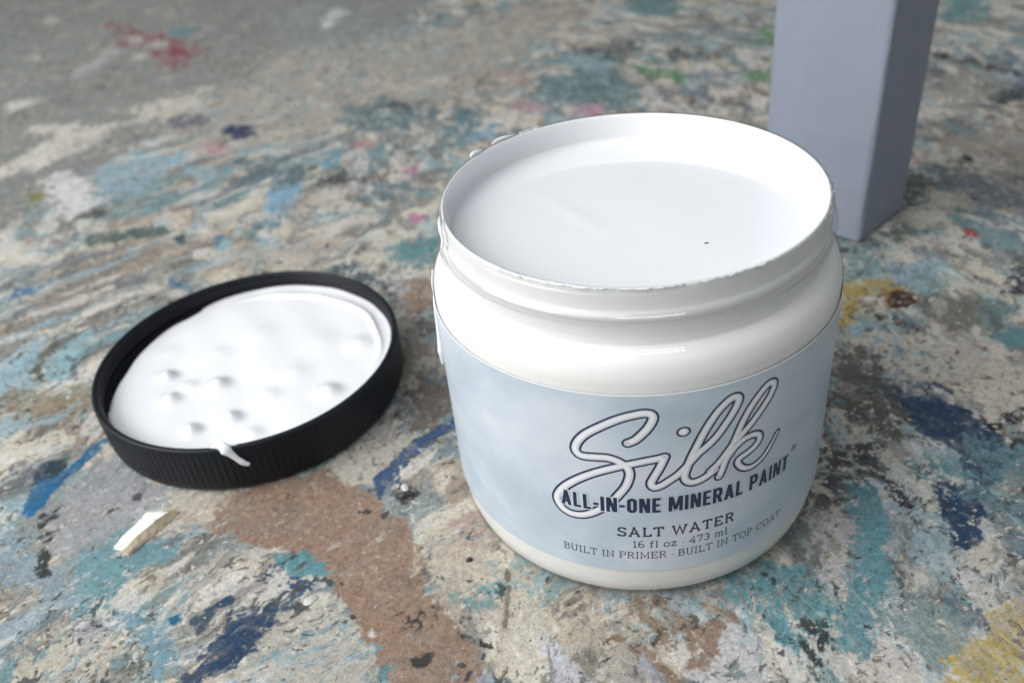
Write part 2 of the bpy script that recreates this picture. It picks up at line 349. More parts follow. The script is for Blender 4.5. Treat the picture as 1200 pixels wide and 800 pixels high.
((172, 120, 60),3,0.1,0.06,[(92.2,78.9),(91,76.7),(89,75.1),(86.6,74.6),(84.5,75.3),(83.2,77),(83.1,79.3),(84.3,81.6),(86.3,83.2),(88.8,83.7),(90.9,83),(92.1,81.2)]),
((58, 42, 34),2.5,0.05,-0.3,[(91.9,78.9),(91,76.9),(89.5,75.5),(87.8,75),(86.3,75.6),(85.5,77.1),(85.5,79.2),(86.4,81.2),(88,82.7),(89.7,83.2),(91.2,82.5),(92,81)]),
((80, 76, 70),2.5,0.3,-0.1,[(78.3,71.9),(85.8,65.8),(94.5,58.1),(93.3,57.2),(84.3,63.9),(77.3,69.9)]),
((44, 54, 80),5,0.35,0.04,[(121.3,82.4),(131.9,104.9),(141.1,113.9),(128.3,77)]),
((104, 142, 150),4,0.15,0.05,[(120,72.4),(118.9,70.5),(116.9,69.1),(114.8,68.7),(112.9,69.3),(111.9,70.7),(111.9,72.7),(113.1,74.6),(115,76),(117.2,76.4),(119.1,75.8),(120.1,74.4)]),
((124, 124, 118),8,0.2,0.05,[(110,69.8),(108.4,67),(105.8,65),(102.8,64.3),(100.2,65.2),(98.8,67.3),(98.8,70.2),(100.4,73.1),(103.1,75.2),(106.1,75.9),(108.7,75),(110.2,72.7)]),
((204, 198, 186),10,0.45,0.08,[(68.2,56),(88.9,57.8),(111.4,50.6),(114.3,38.1),(105.2,24.7),(91.7,32.5),(77.3,30.7),(71.4,47.1)]),
((92, 150, 160),4,0.15,0.05,[(110.3,58.6),(121.9,60.1),(119.1,52.1),(113.4,53.1)]),
((38, 72, 116),3,0.05,0.07,[(68,39.8),(70.5,40.3),(72.4,35.2),(77.3,30.7),(80.2,28.5),(85.9,28.2),(89.5,24.9),(92.1,22.1),(94.1,17.6),(95.7,14.1),(98.9,10.7),(96.2,7.3),(97.8,4.1),(93.7,-0.7),(90.4,-4.6),(86.7,-9.8),(85.6,-8.4),(84.7,-3.1),(84.2,2.4),(84.8,6.5),(82.9,9),(79.4,12.4),(76.3,17.6),(73.4,24),(70.6,29.8),(68.1,34.7)]),
((38, 76, 116),2,0.2,0.06,[(80.8,33.1),(85.5,35.5),(89.8,33.9),(89.7,30.5),(87,32.3)]),
((42, 76, 118),3,0.25,0.06,[(75.8,-7.6),(82.7,-6.3),(83.9,-15.6),(81.2,-24.4),(74.3,-27.2),(74.3,-19.2)]),
((100, 150, 166),5,0.45,0.05,[(89.3,9),(102.6,10.7),(98.2,-8.2),(88.8,-12.7),(84.6,-6.9)]),
((40, 42, 50),2,0.3,0.03,[(95.9,16.3),(100,18.9),(107,23.3),(106.3,21.5),(99,15.8),(95.7,14.1)]),
((40, 42, 52),2,0.3,0.03,[(98.9,9.8),(103.5,13.2),(102.9,9.8),(98.6,7.3),(98.1,8.2)]),
((104, 100, 92),5,0.3,0.02,[(59.7,51.7),(71.6,50.6),(74.5,19.5),(69.5,12.4),(56.5,27)]),  # dark area right of the jar, partly its shadow painted in
((84, 88, 92),5,0.45,0.02,[(50.7,7.2),(63.9,7.3),(65.1,-4),(53.8,-16.1),(44.5,-16.2)]),
((52, 54, 54),3,0.45,0.02,[(62.5,-4.1),(66.7,-4),(71.5,-13),(69.6,-15.9),(62.9,-11.6)]),
((96, 160, 172),5,0.35,0.05,[(73.6,2.4),(83.6,4),(82.5,-1.4),(74.9,-0.8)]),
((92, 156, 174),3,0.04,0.07,[(55.7,-6.4),(62.4,-4.8),(60.4,-16),(61.4,-20.2),(60,-24.3),(58.3,-27.7),(56.1,-35.4),(54.3,-43.2),(51.9,-50.1),(50.9,-55.5),(48.8,-58.2),(45.3,-58.4),(41.9,-55.9),(42.8,-48.2),(46.4,-46.4),(49.1,-34.9),(51.8,-28.5),(53.4,-20.3)]),
((96, 158, 174),6,0.42,0.06,[(21.6,-38.1),(30.8,-34.8),(34,-32.8),(38,-35.2),(41.3,-38.2),(45.5,-43.5),(42.1,-47.1),(42.2,-51.5),(37.1,-55),(30.9,-55.2),(26.3,-47.6)]),
((190, 190, 194),5,0.5,0.08,[(43.8,-20.5),(49.7,-19),(51.6,-24.5),(48.8,-36.2),(45.3,-42.3),(42.9,-37.6)]),
((134, 160, 166),4,0.09,0.06,[(53.5,-46.7),(59.1,-44.2),(65.3,-44.6),(71.6,-47.2),(71.5,-52.1),(67.1,-57),(62.9,-61.2),(59.7,-55.7),(55.5,-51.6)]),
((208, 206, 204),4,0.35,0.1,[(51.4,-50.1),(54.8,-51.1),(56.1,-56.4),(56.9,-63.4),(49.3,-63.7),(48.9,-57.7)]),
((60, 74, 80),4,0.5,0.02,[(37.4,-50.6),(41.8,-48.8),(41.4,-55.9),(38.2,-59.1),(36.6,-58.2)]),
((214, 208, 198),2,0.2,0.12,[(77.3,-44),(81.5,-42.4),(81.8,-44.1),(78.1,-45.3),(75.9,-50.4),(71.9,-52.9),(66,-59.3),(62.3,-63.5),(61.6,-63.2),(65.3,-58.9),(71.7,-52.1),(75.3,-49.6)]),
((198, 172, 70),3,0.09,0.08,[(77.9,-44.8),(81.1,-43.6),(84.1,-45.2),(77.8,-63.5),(61.9,-64.2),(65.8,-59.4),(71.9,-52.9),(76,-50.1)]),
((186, 180, 164),1.5,0.4,0.04,[(64.5,-63.1),(65.5,-63.1),(71.9,-50.5),(71.5,-49.4)]),
((186, 180, 164),1.5,0.4,0.04,[(66.8,-63),(67.8,-63),(74.7,-48.7),(74.3,-47.6)]),
((186, 180, 164),1.5,0.4,0.04,[(69.2,-62.9),(70.2,-62.9),(77.5,-46.8),(77.2,-45.7)]),
((186, 180, 164),1.5,0.4,0.04,[(71.5,-62.8),(72.5,-62.8),(80.4,-44.9),(80.1,-43.8)]),
((186, 180, 164),1.5,0.4,0.04,[(73.8,-62.7),(74.8,-62.7),(83.3,-43),(83,-41.9)]),
((186, 180, 164),1.5,0.4,0.04,[(76.1,-62.6),(77.1,-62.6),(86.3,-41.1),(86,-40)]),
((160, 130, 110),2.5,0,0.06,[(-104.8,-9.5),(-87.6,-0.2),(-81.2,-5.3),(-69.7,-12.7),(-61.3,-20.9),(-55.1,-29.4),(-52.3,-34.9),(-51.3,-42.7),(-46,-48),(-41.7,-53.3),(-35.3,-59.2),(-31.7,-70.2),(-56.2,-71.2),(-60.8,-59.7),(-67.2,-50.6),(-70.5,-45.7),(-74,-40.7),(-78.2,-37.6),(-90.6,-30.2),(-98.3,-28),(-110,-25.3),(-115.6,-20.2),(-113.3,-12.2)]),
((192, 188, 176),3,0.12,0.08,[(-86.7,-0.9),(-82.2,8),(-72.6,17),(-64.8,10.6),(-68.5,1.7),(-71.9,-7.2),(-81.6,-3.9)]),
((56, 92, 142),2,0.18,0.06,[(-71.4,-5.2),(-68.9,-0.1),(-65.4,7),(-60.2,13.2),(-52.5,22.4),(-51.1,17),(-58.9,8.8),(-63.3,3.1),(-66.7,-6.8),(-68.8,-12.3)]),
((52, 50, 50),2,0.15,0.05,[(-64.8,-11),(-62,-8.4),(-58.2,-10.9),(-60.4,-14.1),(-63.3,-13.5)]),
((120, 110, 102),5,0.25,0.02,[(-71.4,29.8),(-64.5,36.5),(-54.9,28),(-54,22),(-63.4,16.2),(-68.3,20.1)]),
((172, 138, 118),5,0.3,0.04,[(-85.4,98),(-75,103.6),(-69.7,85.7),(-77.6,75.1)]),
((92, 156, 172),2.5,0.06,0.06,[(-90.9,-33),(-84.4,-31.8),(-75.7,-38.8),(-82.7,-39.3),(-88.8,-35.7)]),
((96, 158, 172),2,0.2,0.06,[(-64.5,-62.8),(-61.1,-58.5),(-57.6,-59.5),(-62.4,-63.3)]),
((96, 158, 172),2,0.25,0.06,[(-59.3,-66.1),(-54.8,-64.6),(-54.8,-67.5),(-57.8,-68.4)]),
((190, 188, 178),4,0.3,0.09,[(-88.5,-60.7),(-85.3,-54.8),(-80.6,-47.9),(-70.6,-47.3),(-63.9,-55.2),(-60,-62.9),(-59.5,-69.3),(-88.5,-70.5)]),
((42, 74, 116),2.5,0.06,0.08,[(-100.8,-61.1),(-99,-56.4),(-96.4,-52.1),(-93.3,-50.2),(-86.7,-50.6),(-84.7,-53.5),(-85.9,-56),(-87.2,-62.9),(-90,-66.3),(-94.2,-68.6),(-96.6,-71.4),(-103,-71.7),(-102.1,-66.8),(-99.2,-65)]),
((44, 78, 116),1.8,0.2,0.07,[(-105,-54.2),(-103.7,-49.9),(-99.8,-46),(-98.4,-46.6),(-101.3,-50.4),(-101.1,-56.5),(-102.7,-57.7)]),
((46, 80, 118),2.5,0.35,0.06,[(-93.4,-40.6),(-91,-36.1),(-88.8,-38.4),(-90.4,-41.2)]),
((46, 80, 118),2.5,0.4,0.06,[(-88.2,-49.4),(-84.2,-41.6),(-78.3,-40.2),(-79.7,-43.8),(-83.1,-48.6),(-87.1,-50.9)]),
((60, 62, 62),1.6,0.3,0.02,[(-49.5,-62),(-46.3,-60.5),(-46.1,-61.9),(-48.3,-63)]),
((70, 66, 64),3,0.62,0.02,[(-55.1,-53.7),(-50.2,-47.6),(-46.5,-45),(-46.3,-49.3),(-50.8,-55.3)]),
((206, 202, 194),1.6,0.3,0.08,[(-68,-43.1),(-65.2,-41.4),(-64.8,-42.1),(-66.8,-43.7)]),
((206, 202, 194),1.4,0.2,0.08,[(-40.4,-61.1),(-38.8,-62.1),(-39,-62.5),(-40,-61.9)]),
((206, 202, 194),1.4,0.2,0.08,[(-36.9,-61.8),(-35.3,-62.8),(-35.5,-63.2),(-36.6,-62.5)]),
((208, 204, 196),1.6,0.2,0.1,[(-61.5,-56),(-60.8,-54.5),(-59.7,-55.9),(-60.5,-56.8)]),
((56, 54, 52),1.6,0.25,-0.1,[(-39.9,-54.4),(-34.8,-55.9),(-29.1,-59.3),(-29.2,-59.9),(-35.6,-57.1),(-39.6,-55.2)]),
((156, 162, 186),2.5,0.1,0.08,[(-34.8,-66.7),(-33.7,-64.6),(-32.4,-65.3),(-32.3,-67.6),(-34.6,-68)]),
((104, 160, 176),4,0.1,0.06,[(-148.1,-34.3),(-147.5,-28.4),(-145.6,-23.8),(-139.2,-22.9),(-133.1,-30.3),(-126.5,-31.7),(-119.7,-32.2),(-120.2,-35.1),(-125.1,-37.3),(-126.5,-42.8),(-130.4,-50.1),(-135.3,-51.5),(-138.4,-47.7),(-144.4,-39.9)]),
((138, 166, 184),5,0.25,0.05,[(-175,-26.7),(-165.7,-27.3),(-159.4,-29.4),(-151.1,-40.7),(-145.2,-38.5),(-139.4,-49.1),(-149,-45.4),(-167.7,-38.3)]),
((160, 164, 174),5,0.16,0.05,[(-155,2.7),(-140.7,-6.5),(-130.5,-11.8),(-138.6,-19),(-140.5,-27.7),(-146.1,-35.7),(-155.7,-31.6),(-161.4,-19.3),(-157.7,-9.4)]),
((58, 64, 64),2,0.2,0.02,[(-160.2,-28.7),(-158.2,-26.3),(-154.8,-33),(-151,-40.7),(-151.9,-40.7),(-156.6,-33)]),
((60, 66, 70),2,0.35,0.02,[(-163,-21),(-159.3,-16.1),(-158.8,-19.3),(-160.5,-26.2)]),
((112, 162, 188),3.5,0.22,0.06,[(-126.7,-51.9),(-120.6,-51.7),(-114.9,-57),(-105.7,-61.9),(-101,-64.5),(-101.1,-66.7),(-104.7,-70.1),(-111.2,-64.9),(-119.1,-59.5)]),
((150, 156, 170),3,0.25,0.05,[(-134.1,-60),(-130.9,-54.5),(-126.3,-53.7),(-124.9,-60.9),(-129.1,-62.2)]),
((226, 226, 228),1.5,0.1,0.12,[(-134,-60.6),(-132.3,-60.7),(-128.7,-61.9),(-129.5,-62.5)]),
((200, 192, 174),2.5,0.1,0.16,[(-126.9,-42.1),(-124.7,-38),(-119.4,-38.2),(-117.5,-41.2),(-120.2,-45.3),(-123.4,-45.7)]),
((132, 128, 112),1.5,0.1,-0.05,[(-125.5,-41.4),(-123.7,-39),(-120.5,-39.6),(-120.6,-42),(-123.1,-42.7)]),
((20, 110, 160),1.2,0,0.1,[(-111.4,-53.2),(-110,-52.6),(-108.9,-53.4),(-109.8,-54.4)]),
((146, 186, 150),3,0.25,0.05,[(-137.3,-63.1),(-135,-61.2),(-133.3,-62.3),(-135.6,-64.2)]),
((146, 166, 190),4,0.25,0.05,[(-155.1,-56.5),(-150.7,-54.5),(-145.4,-53.7),(-145.3,-56.8),(-150.4,-60.6),(-152.6,-60.7)]),
((192, 186, 172),5,0.35,0.1,[(-141.9,-67.2),(-133.9,-62.4),(-128.1,-61),(-120.2,-57.2),(-114.6,-62.2),(-119.4,-69.7),(-128.5,-72.2),(-139.8,-72.7)]),
((30, 116, 180),2,0.06,0.06,[(-169.6,-19.5),(-172.1,-11.6),(-172.6,-6),(-167.9,-6.7),(-165.3,-0.6),(-160.8,11),(-161.3,1.2),(-165.1,-6),(-165.6,-15.5),(-167,-20.4)]),
((38, 62, 84),2,0.3,0.04,[(-173.3,-9.5),(-175.7,-0.7),(-167.8,1.9),(-168,-4.6),(-171.7,-6.7)]),
((196, 190, 176),4,0.2,0.07,[(-128.7,-11.7),(-113.6,-11.6),(-115,-20.5),(-122.8,-23.1)]),
((146, 192, 214),4,0.15,0.06,[(-218.9,43.2),(-215.7,53.9),(-213.6,66.3),(-209.7,63),(-203.4,43),(-197,31),(-209.7,28.5)]),
((142, 190, 206),4,0.25,0.06,[(-199.8,41.1),(-202.2,56.7),(-196.9,69.1),(-191.6,56.4),(-188.5,40),(-193.2,37.3)]),
((98, 104, 88),3,0.1,0.04,[(-202.9,41.1),(-208.3,54.8),(-207.5,65.1),(-203.8,60.8),(-202.2,48.7),(-199.2,40.1)]),
((84, 110, 134),2.5,0.1,0.04,[(-197.1,54.5),(-192.1,52.5),(-187.5,42.7),(-189,40.9),(-191.9,48.5)]),
((150, 138, 112),5,0.35,0.03,[(-206.2,32.9),(-176.8,35.3),(-170.8,24.8),(-196.3,21.6)]),
((80, 108, 106),4,0.15,0.03,[(-232.1,140.8),(-217.9,146),(-202.1,148),(-200.2,141.8),(-217.5,136.9),(-228.9,136.1)]),
((82, 88, 82),3,0.1,0.03,[(-247.5,162.3),(-244.1,167.1),(-237.9,166.6),(-237.5,162.4),(-243.1,158.8)]),
((70, 124, 184),3,0.1,0.05,[(-233.4,97.6),(-233.1,96.1),(-234.1,95),(-236.1,94.6),(-238.6,95.1),(-240.9,96.4),(-242.5,98),(-242.9,99.6),(-241.9,100.7),(-239.9,101.1),(-237.3,100.5),(-235,99.3)]),
((66, 130, 176),3,0.1,0.05,[(-180.8,104.8),(-169.9,101.8),(-169.4,98),(-176.6,98.3)]),
((54, 82, 104),2.5,0.1,0.03,[(-186.3,135.7),(-185.7,133.5),(-185.8,132),(-186.8,131.4),(-188.2,132.1),(-189.7,133.8),(-191,136),(-191.7,138.3),(-191.5,139.9),(-190.6,140.4),(-189.1,139.7),(-187.6,138)]),
((70, 130, 180),3,0.1,0.05,[(-168.3,134.6),(-167.9,132.8),(-168.3,131.5),(-169.2,131.1),(-170.6,131.7),(-172,133.1),(-173,134.9),(-173.4,136.8),(-173.1,138.1),(-172.1,138.5),(-170.7,138),(-169.4,136.5)]),
((150, 190, 206),3,0.2,0.05,[(-168,121.3),(-168.2,151.9),(-165.3,150.2),(-165.4,123.9)]),
((120, 128, 136),6,0.35,0.03,[(-202.8,103.2),(-191.4,105.9),(-188.8,98.9),(-198.4,98)]),
((206, 206, 202),3,0.1,0.07,[(-172.5,124.3),(-172.3,122.9),(-172.9,121.9),(-174.1,121.6),(-175.5,122),(-176.9,123.1),(-177.9,124.6),(-178.1,126),(-177.5,127),(-176.4,127.3),(-174.9,126.8),(-173.5,125.7)]),
((206, 206, 202),3,0.1,0.07,[(-164.3,121.1),(-164.1,119.7),(-164.5,118.7),(-165.5,118.4),(-166.7,118.8),(-167.9,119.9),(-168.8,121.3),(-169,122.7),(-168.6,123.7),(-167.6,124),(-166.3,123.6),(-165.1,122.5)]),
((196, 186, 170),6,0.45,0.1,[(-52.9,-29.4),(-44.8,-14.5),(-32.6,-31.7),(-21.2,-41.8),(-9.1,-45.4),(-8.8,-57.7),(-20.1,-58.2),(-36.3,-51.9),(-48,-42.6)]),
((152, 130, 112),4,0.3,0.04,[(-3.6,-43.8),(10.5,-44.6),(11.3,-50.4),(8,-57.1),(3.9,-56.2),(-0.3,-49.6)]),
((196, 200, 216),3,0.3,0.1,[(-23.3,-53.3),(-20.3,-55.5),(-14.6,-61.2),(-11.4,-67.3),(-18.5,-67.6),(-20.7,-60.4)]),
((150, 120, 96),2,0.1,0.06,[(-6.2,-53.7),(-0.3,-55.7),(6,-61),(11.8,-68.3),(8.3,-68.4),(2.7,-61.2),(-2.2,-56.8)]),
((160, 164, 182),2.5,0.15,0.06,[(0.9,-58.5),(5,-63.6),(8.3,-68.4),(3,-68.7)]),
((200, 202, 208),4,0.4,0.1,[(12.4,-59.1),(21.3,-51.1),(28,-56.4),(27.4,-67.6),(11,-68.3)]),
((154, 128, 110),3,0.3,0.04,[(11.2,-51.5),(16.7,-50.2),(14.8,-63.2),(11.7,-61.2)]),
((112, 160, 168),2.5,0.25,0.06,[(-39.4,-41.3),(-34.8,-39.7),(-31.2,-40.6),(-31.3,-43.1),(-37.4,-43.8)]),
((112, 158, 164),2.5,0.35,0.06,[(-42.5,-44.4),(-34.2,-44.7),(-32.8,-47.6),(-39.8,-48.7)]),
((52, 50, 50),1.5,0.1,0.05,[(-33.2,-29.5),(-33.3,-30.1),(-33.7,-30.5),(-34.2,-30.6),(-34.7,-30.5),(-35.2,-30.1),(-35.4,-29.6),(-35.3,-29),(-35,-28.6),(-34.4,-28.4),(-33.9,-28.6),(-33.4,-29)]),
((60, 60, 58),1.4,0.1,-0.1,[(-14.8,-45.3),(-14.9,-45.8),(-15.2,-46.2),(-15.6,-46.3),(-16,-46.2),(-16.3,-45.8),(-16.4,-45.4),(-16.3,-44.9),(-16,-44.5),(-15.6,-44.4),(-15.2,-44.5),(-14.9,-44.8)]),
((182, 160, 152),4,0.55,0.05,[(-48.4,-20.6),(-40.9,-17.5),(-36.5,-26.2),(-43.7,-29.2)]),
((130, 120, 108),1.2,0.2,-0.12,[(-33.3,-29),(-31.2,-33),(-29.5,-44.5),(-29.5,-52.9),(-30.1,-52.9),(-30.3,-44.6),(-31.9,-34.4)]),
((88, 86, 84),0.7,0.25,0.04,[(-25.8,-54.8),(-24.6,-56.6),(-23.1,-57.9),(-24.3,-56.2)]),
((88, 86, 84),0.7,0.25,0.04,[(69.2,-18.5),(70,-23.1),(71.4,-27.1),(70.6,-22.6)]),
((88, 86, 84),0.7,0.25,0.04,[(-84.4,-37.4),(-83.1,-36.6),(-82.4,-35),(-83.8,-35.9)]),
((190, 192, 200),0.7,0.25,0.04,[(4.2,-56.2),(5.8,-58),(7.8,-59.4),(6.2,-57.6)]),
((88, 86, 84),0.7,0.25,0.04,[(-2.2,-54.6),(-1,-55.3),(0.2,-55.5),(-0.9,-54.8)]),
((190, 192, 200),0.7,0.25,0.04,[(49.2,-14.2),(49.7,-16),(50.7,-17.1),(50.2,-15.3)]),
((212, 210, 204),0.7,0.25,0.04,[(-124.4,-58.8),(-122.7,-56.5),(-121.8,-53.6),(-123.4,-56)]),
((212, 210, 204),0.7,0.25,0.04,[(-19,-51.1),(-18.4,-52.4),(-17.5,-53.5),(-18.1,-52.2)]),
((190, 192, 200),0.7,0.25,0.04,[(-63.3,-41.5),(-61.7,-39.1),(-60.4,-36.4),(-62.1,-38.8)]),
((88, 86, 84),0.7,0.25,0.04,[(-83,-44.7),(-81.2,-43.1),(-79.9,-41),(-81.8,-42.6)]),
((212, 210, 204),0.7,0.25,0.04,[(-85.5,-47.1),(-84.6,-46),(-84.1,-44.6),(-85,-45.7)]),
((88, 86, 84),0.7,0.25,0.04,[(-81.3,-51.5),(-79.6,-50.2),(-78.1,-48.5),(-79.8,-49.8)]),
((190, 192, 200),0.7,0.25,0.04,[(-61.9,-48.4),(-60.3,-46.3),(-59,-43.9),(-60.6,-46)]),
((212, 210, 204),0.7,0.25,0.04,[(41.9,-54),(42.5,-55),(43.4,-55.6),(42.8,-54.6)]),
((212, 210, 204),0.7,0.25,0.04,[(54.3,-55.4),(55.1,-56.2),(56.2,-56.5),(55.4,-55.6)]),
((190, 192, 200),0.7,0.25,0.04,[(-144.3,-45.4),(-141.5,-43.2),(-139.2,-40.2),(-142.1,-42.5)]),
((88, 86, 84),0.7,0.25,0.04,[(47.7,-26.7),(49.4,-29),(51.6,-30.6),(49.9,-28.3)]),
((212, 210, 204),0.7,0.25,0.04,[(-41.5,-44.7),(-38.4,-42.5),(-35.5,-39.8),(-38.7,-42)]),
((212, 210, 204),0.7,0.25,0.04,[(48.8,-40.1),(50.6,-43.9),(52.6,-47.2),(50.9,-43.5)]),
((88, 86, 84),0.7,0.25,0.04,[(-57.3,-50.9),(-55.5,-50.3),(-54.1,-49.1),(-55.8,-49.7)]),
]

# ------------------------------------------------------------------ tabletop
def tabletop():
    rows = 980; cols = 1300
    # rows spaced by the angle under which the bench recedes, so pieces stay even in size to the eye
    a = np.linspace(math.atan((-110 + 177) / 170), math.atan((950 + 177) / 170), rows)
    yy = np.tan(a) * 170 - 177
    v = np.linspace(0, 1, cols)
    xl = -190 - .70 * (yy + 72); xr = 150 + .50 * (yy + 72)
    X = xl[:, None] + (xr - xl)[:, None] * v[None]; Y = np.repeat(yy[:, None], cols, 1)
    x = X.ravel(); y = Y.ravel()
    col, h, gloss = table_paint(x, y, PATCH)
    h = np.minimum((h - .5) * .45, 0.03)
    co = np.empty((x.size, 3), np.float32); co[:, 0] = x * MM; co[:, 1] = y * MM; co[:, 2] = h * MM
    idx = np.arange(rows * cols, dtype=np.int32).reshape(rows, cols)
    q = np.stack([idx[:-1, :-1], idx[:-1, 1:], idx[1:, 1:], idx[1:, :-1]], -1).reshape(-1, 4)
    me = bpy.data.meshes.new('tabletop')
    me.vertices.add(x.size); me.vertices.foreach_set('co', co.ravel())
    me.loops.add(q.size); me.loops.foreach_set('vertex_index', q.ravel())
    me.polygons.add(len(q)); me.polygons.foreach_set('loop_start', np.arange(0, q.size, 4, dtype=np.int32))
    me.polygons.foreach_set('use_smooth', np.ones(len(q), bool))
    at = me.attributes.new('paint', 'FLOAT_COLOR', 'POINT')
    c4 = np.ones((x.size, 4), np.float32); c4[:, :3] = np.clip(col, 0, 1); c4[:, 3] = gloss; at.data.foreach_set('color', c4.ravel())
    me.update(); me.validate()
    mt, nt, b, _ = new_mat('dried_paint_layers')
    A = N(nt, 'ShaderNodeAttribute', attribute_name='paint')
    n1 = noise(nt, 1700, 5, .75); n2 = noise(nt, 420, 5, .65)
    r1 = ramp(nt, n1.outputs['Fac'], [(.32, (.42, .41, .40)), (.47, (.97, .97, .97)), (.66, (1.0, 1.0, 1.0))])
    mx = N(nt, 'ShaderNodeMix', data_type='RGBA', blend_type='MULTIPLY'); mx.inputs['Factor'].default_value = .9
    nt.links.new(A.outputs['Color'], mx.inputs[6]); nt.links.new(r1.outputs[0], mx.inputs[7])
    # tiny pale crumbs of dry paint
    r2 = ramp(nt, n2.outputs['Fac'], [(.66, (0, 0, 0)), (.70, (1, 1, 1))])
    mu = N(nt, 'ShaderNodeMath', operation='MULTIPLY'); mu.inputs[1].default_value = .45
    nt.links.new(r2.outputs[0], mu.inputs[0])
    m2 = N(nt, 'ShaderNodeMix', data_type='RGBA'); nt.links.new(mu.outputs[0], m2.inputs['Factor'])
    nt.links.new(mx.outputs[2], m2.inputs[6]); m2.inputs[7].default_value = (.52, .50, .46, 1)
    nt.links.new(m2.outputs[2], b.inputs['Base Color'])
    rr = ramp(nt, n2.outputs['Fac'], [(.3, (.42,) * 3), (.7, (.72,) * 3)])
    gm = N(nt, 'ShaderNodeMath', operation='MULTIPLY_ADD'); gm.inputs[1].default_value = -.30     # thicker coats keep some sheen
    nt.links.new(A.outputs['Alpha'], gm.inputs[0]); nt.links.new(rr.outputs[0], gm.inputs[2])
    nt.links.new(gm.outputs[0], b.inputs['Roughness']); b.inputs['Specular IOR Level'].default_value = .25
    bp = bump(nt, b, n1.outputs['Fac'], .35, .00025); bump(nt, b, n2.outputs['Fac'], .18, .0003, bp)
    me.materials.append(mt)
    o = bpy.data.objects.new('tabletop', me); COL.objects.link(o)
    tag(o, kind='structure', label='workbench top crusted with many layers of dried paint')
    return o
tabletop()

def bench():
    # the rest of the bench around the piece seen closely, a slab whose top lies just under the paint crust
    v = []; 
    for z in (-.9, -32.0):
        for x, y in ((-1500, -400), (1200, -400), (1200, 1500), (-1500, 1500)): v.append((x, y, z))
    f = [(0, 1, 2, 3), (7, 6, 5, 4), (0, 4, 5, 1), (1, 5, 6, 2), (2, 6, 7, 3), (3, 7, 4, 0)]
    mt, nt, b, _ = new_mat('bench_board')
    n = noise(nt, 60, 8, .7)
    r = ramp(nt, n.outputs['Fac'], [(.3, (.10, .09, .08)), (.45, (.22, .21, .19)), (.52, (.42, .40, .35)), (.62, (.20, .27, .29)), (.72, (.45, .44, .41))])
    nt.links.new(r.outputs[0], b.inputs['Base Color']); b.inputs['Roughness'].default_value = .6
    o = mesh_obj('workbench', v, f, mt, smooth=False)
    tag(o, kind='structure', label='board of the workbench under the paint crust')
bench()

# ------------------------------------------------------------------ materials of the jar, lid, leg
def paint_mat(name, color=(.83, .835, .855), rough=.22, coat=.8, crough=.06):
    mt, nt, b, _ = new_mat(name)
    n = noise(nt, 45, 3)
    r = ramp(nt, n.outputs['Fac'], [(.3, tuple(c * .985 for c in color)), (.7, color)])
    nt.links.new(r.outputs[0], b.inputs['Base Color'])
    b.inputs['Roughness'].default_value = rough; b.inputs['Coat Weight'].default_value = coat; b.inputs['Coat Roughness'].default_value = crough
    return mt
WET = paint_mat('wet_white_paint')
POOL = paint_mat('liquid_white_paint', (.83, .833, .855), .2, 1.0, .025)
FILM = paint_mat('paint_seen_through_wall', (.84, .835, .81), .5, 0)
NECK = paint_mat('thin_paint_film_behind_neck', (.81, .81, .80), .5, 0)
def clear_mat(name, tint):
    mt, nt, b, out = new_mat(name)
    nt.nodes.remove(b)
    lw = N(nt, 'ShaderNodeLayerWeight', Blend=.5)            # Schlick reflectance, the same from both sides of the thin wall
    pw = N(nt, 'ShaderNodeMath', operation='POWER'); pw.inputs[1].default_value = 5; nt.links.new(lw.outputs['Facing'], pw.inputs[0])
    fr = N(nt, 'ShaderNodeMath', operation='MULTIPLY_ADD'); fr.inputs[1].default_value = .6; fr.inputs[2].default_value = .075; nt.links.new(pw.outputs[0], fr.inputs[0])
    tr = N(nt, 'ShaderNodeBsdfTransparent'); gl = N(nt, 'ShaderNodeBsdfGlossy')
    n = noise(nt, 90, 3)
    rt = ramp(nt, n.outputs['Fac'], [(.3, tuple(c * .993 for c in tint)), (.7, tint)]); nt.links.new(rt.outputs[0], tr.inputs['Color'])
    n2 = noise(nt, 30, 2)
    rg = ramp(nt, n2.outputs['Fac'], [(.3, (.02,) * 3), (.7, (.05,) * 3)]); nt.links.new(rg.outputs[0], gl.inputs['Roughness'])
    bp = N(nt, 'ShaderNodeBump'); bp.inputs['Strength'].default_value = .25; bp.inputs['Distance'].default_value = .0002
    n3 = noise(nt, 70, 2); nt.links.new(n3.outputs['Fac'], bp.inputs['Height'])
    nt.links.new(bp.outputs[0], gl.inputs['Normal']); nt.links.new(bp.outputs[0], lw.inputs['Normal'])
    mx = N(nt, 'ShaderNodeMixShader'); nt.links.new(fr.outputs[0], mx.inputs[0]); nt.links.new(tr.outputs[0], mx.inputs[1]); nt.links.new(gl.outputs[0], mx.inputs[2])
    nt.links.new(mx.outputs[0], out.inputs['Surface'])
    return mt
CLEAR = clear_mat('clear_plastic', (.99, .99, .988)); CLEARN = clear_mat('clear_plastic_neck', (.945, .948, .946))

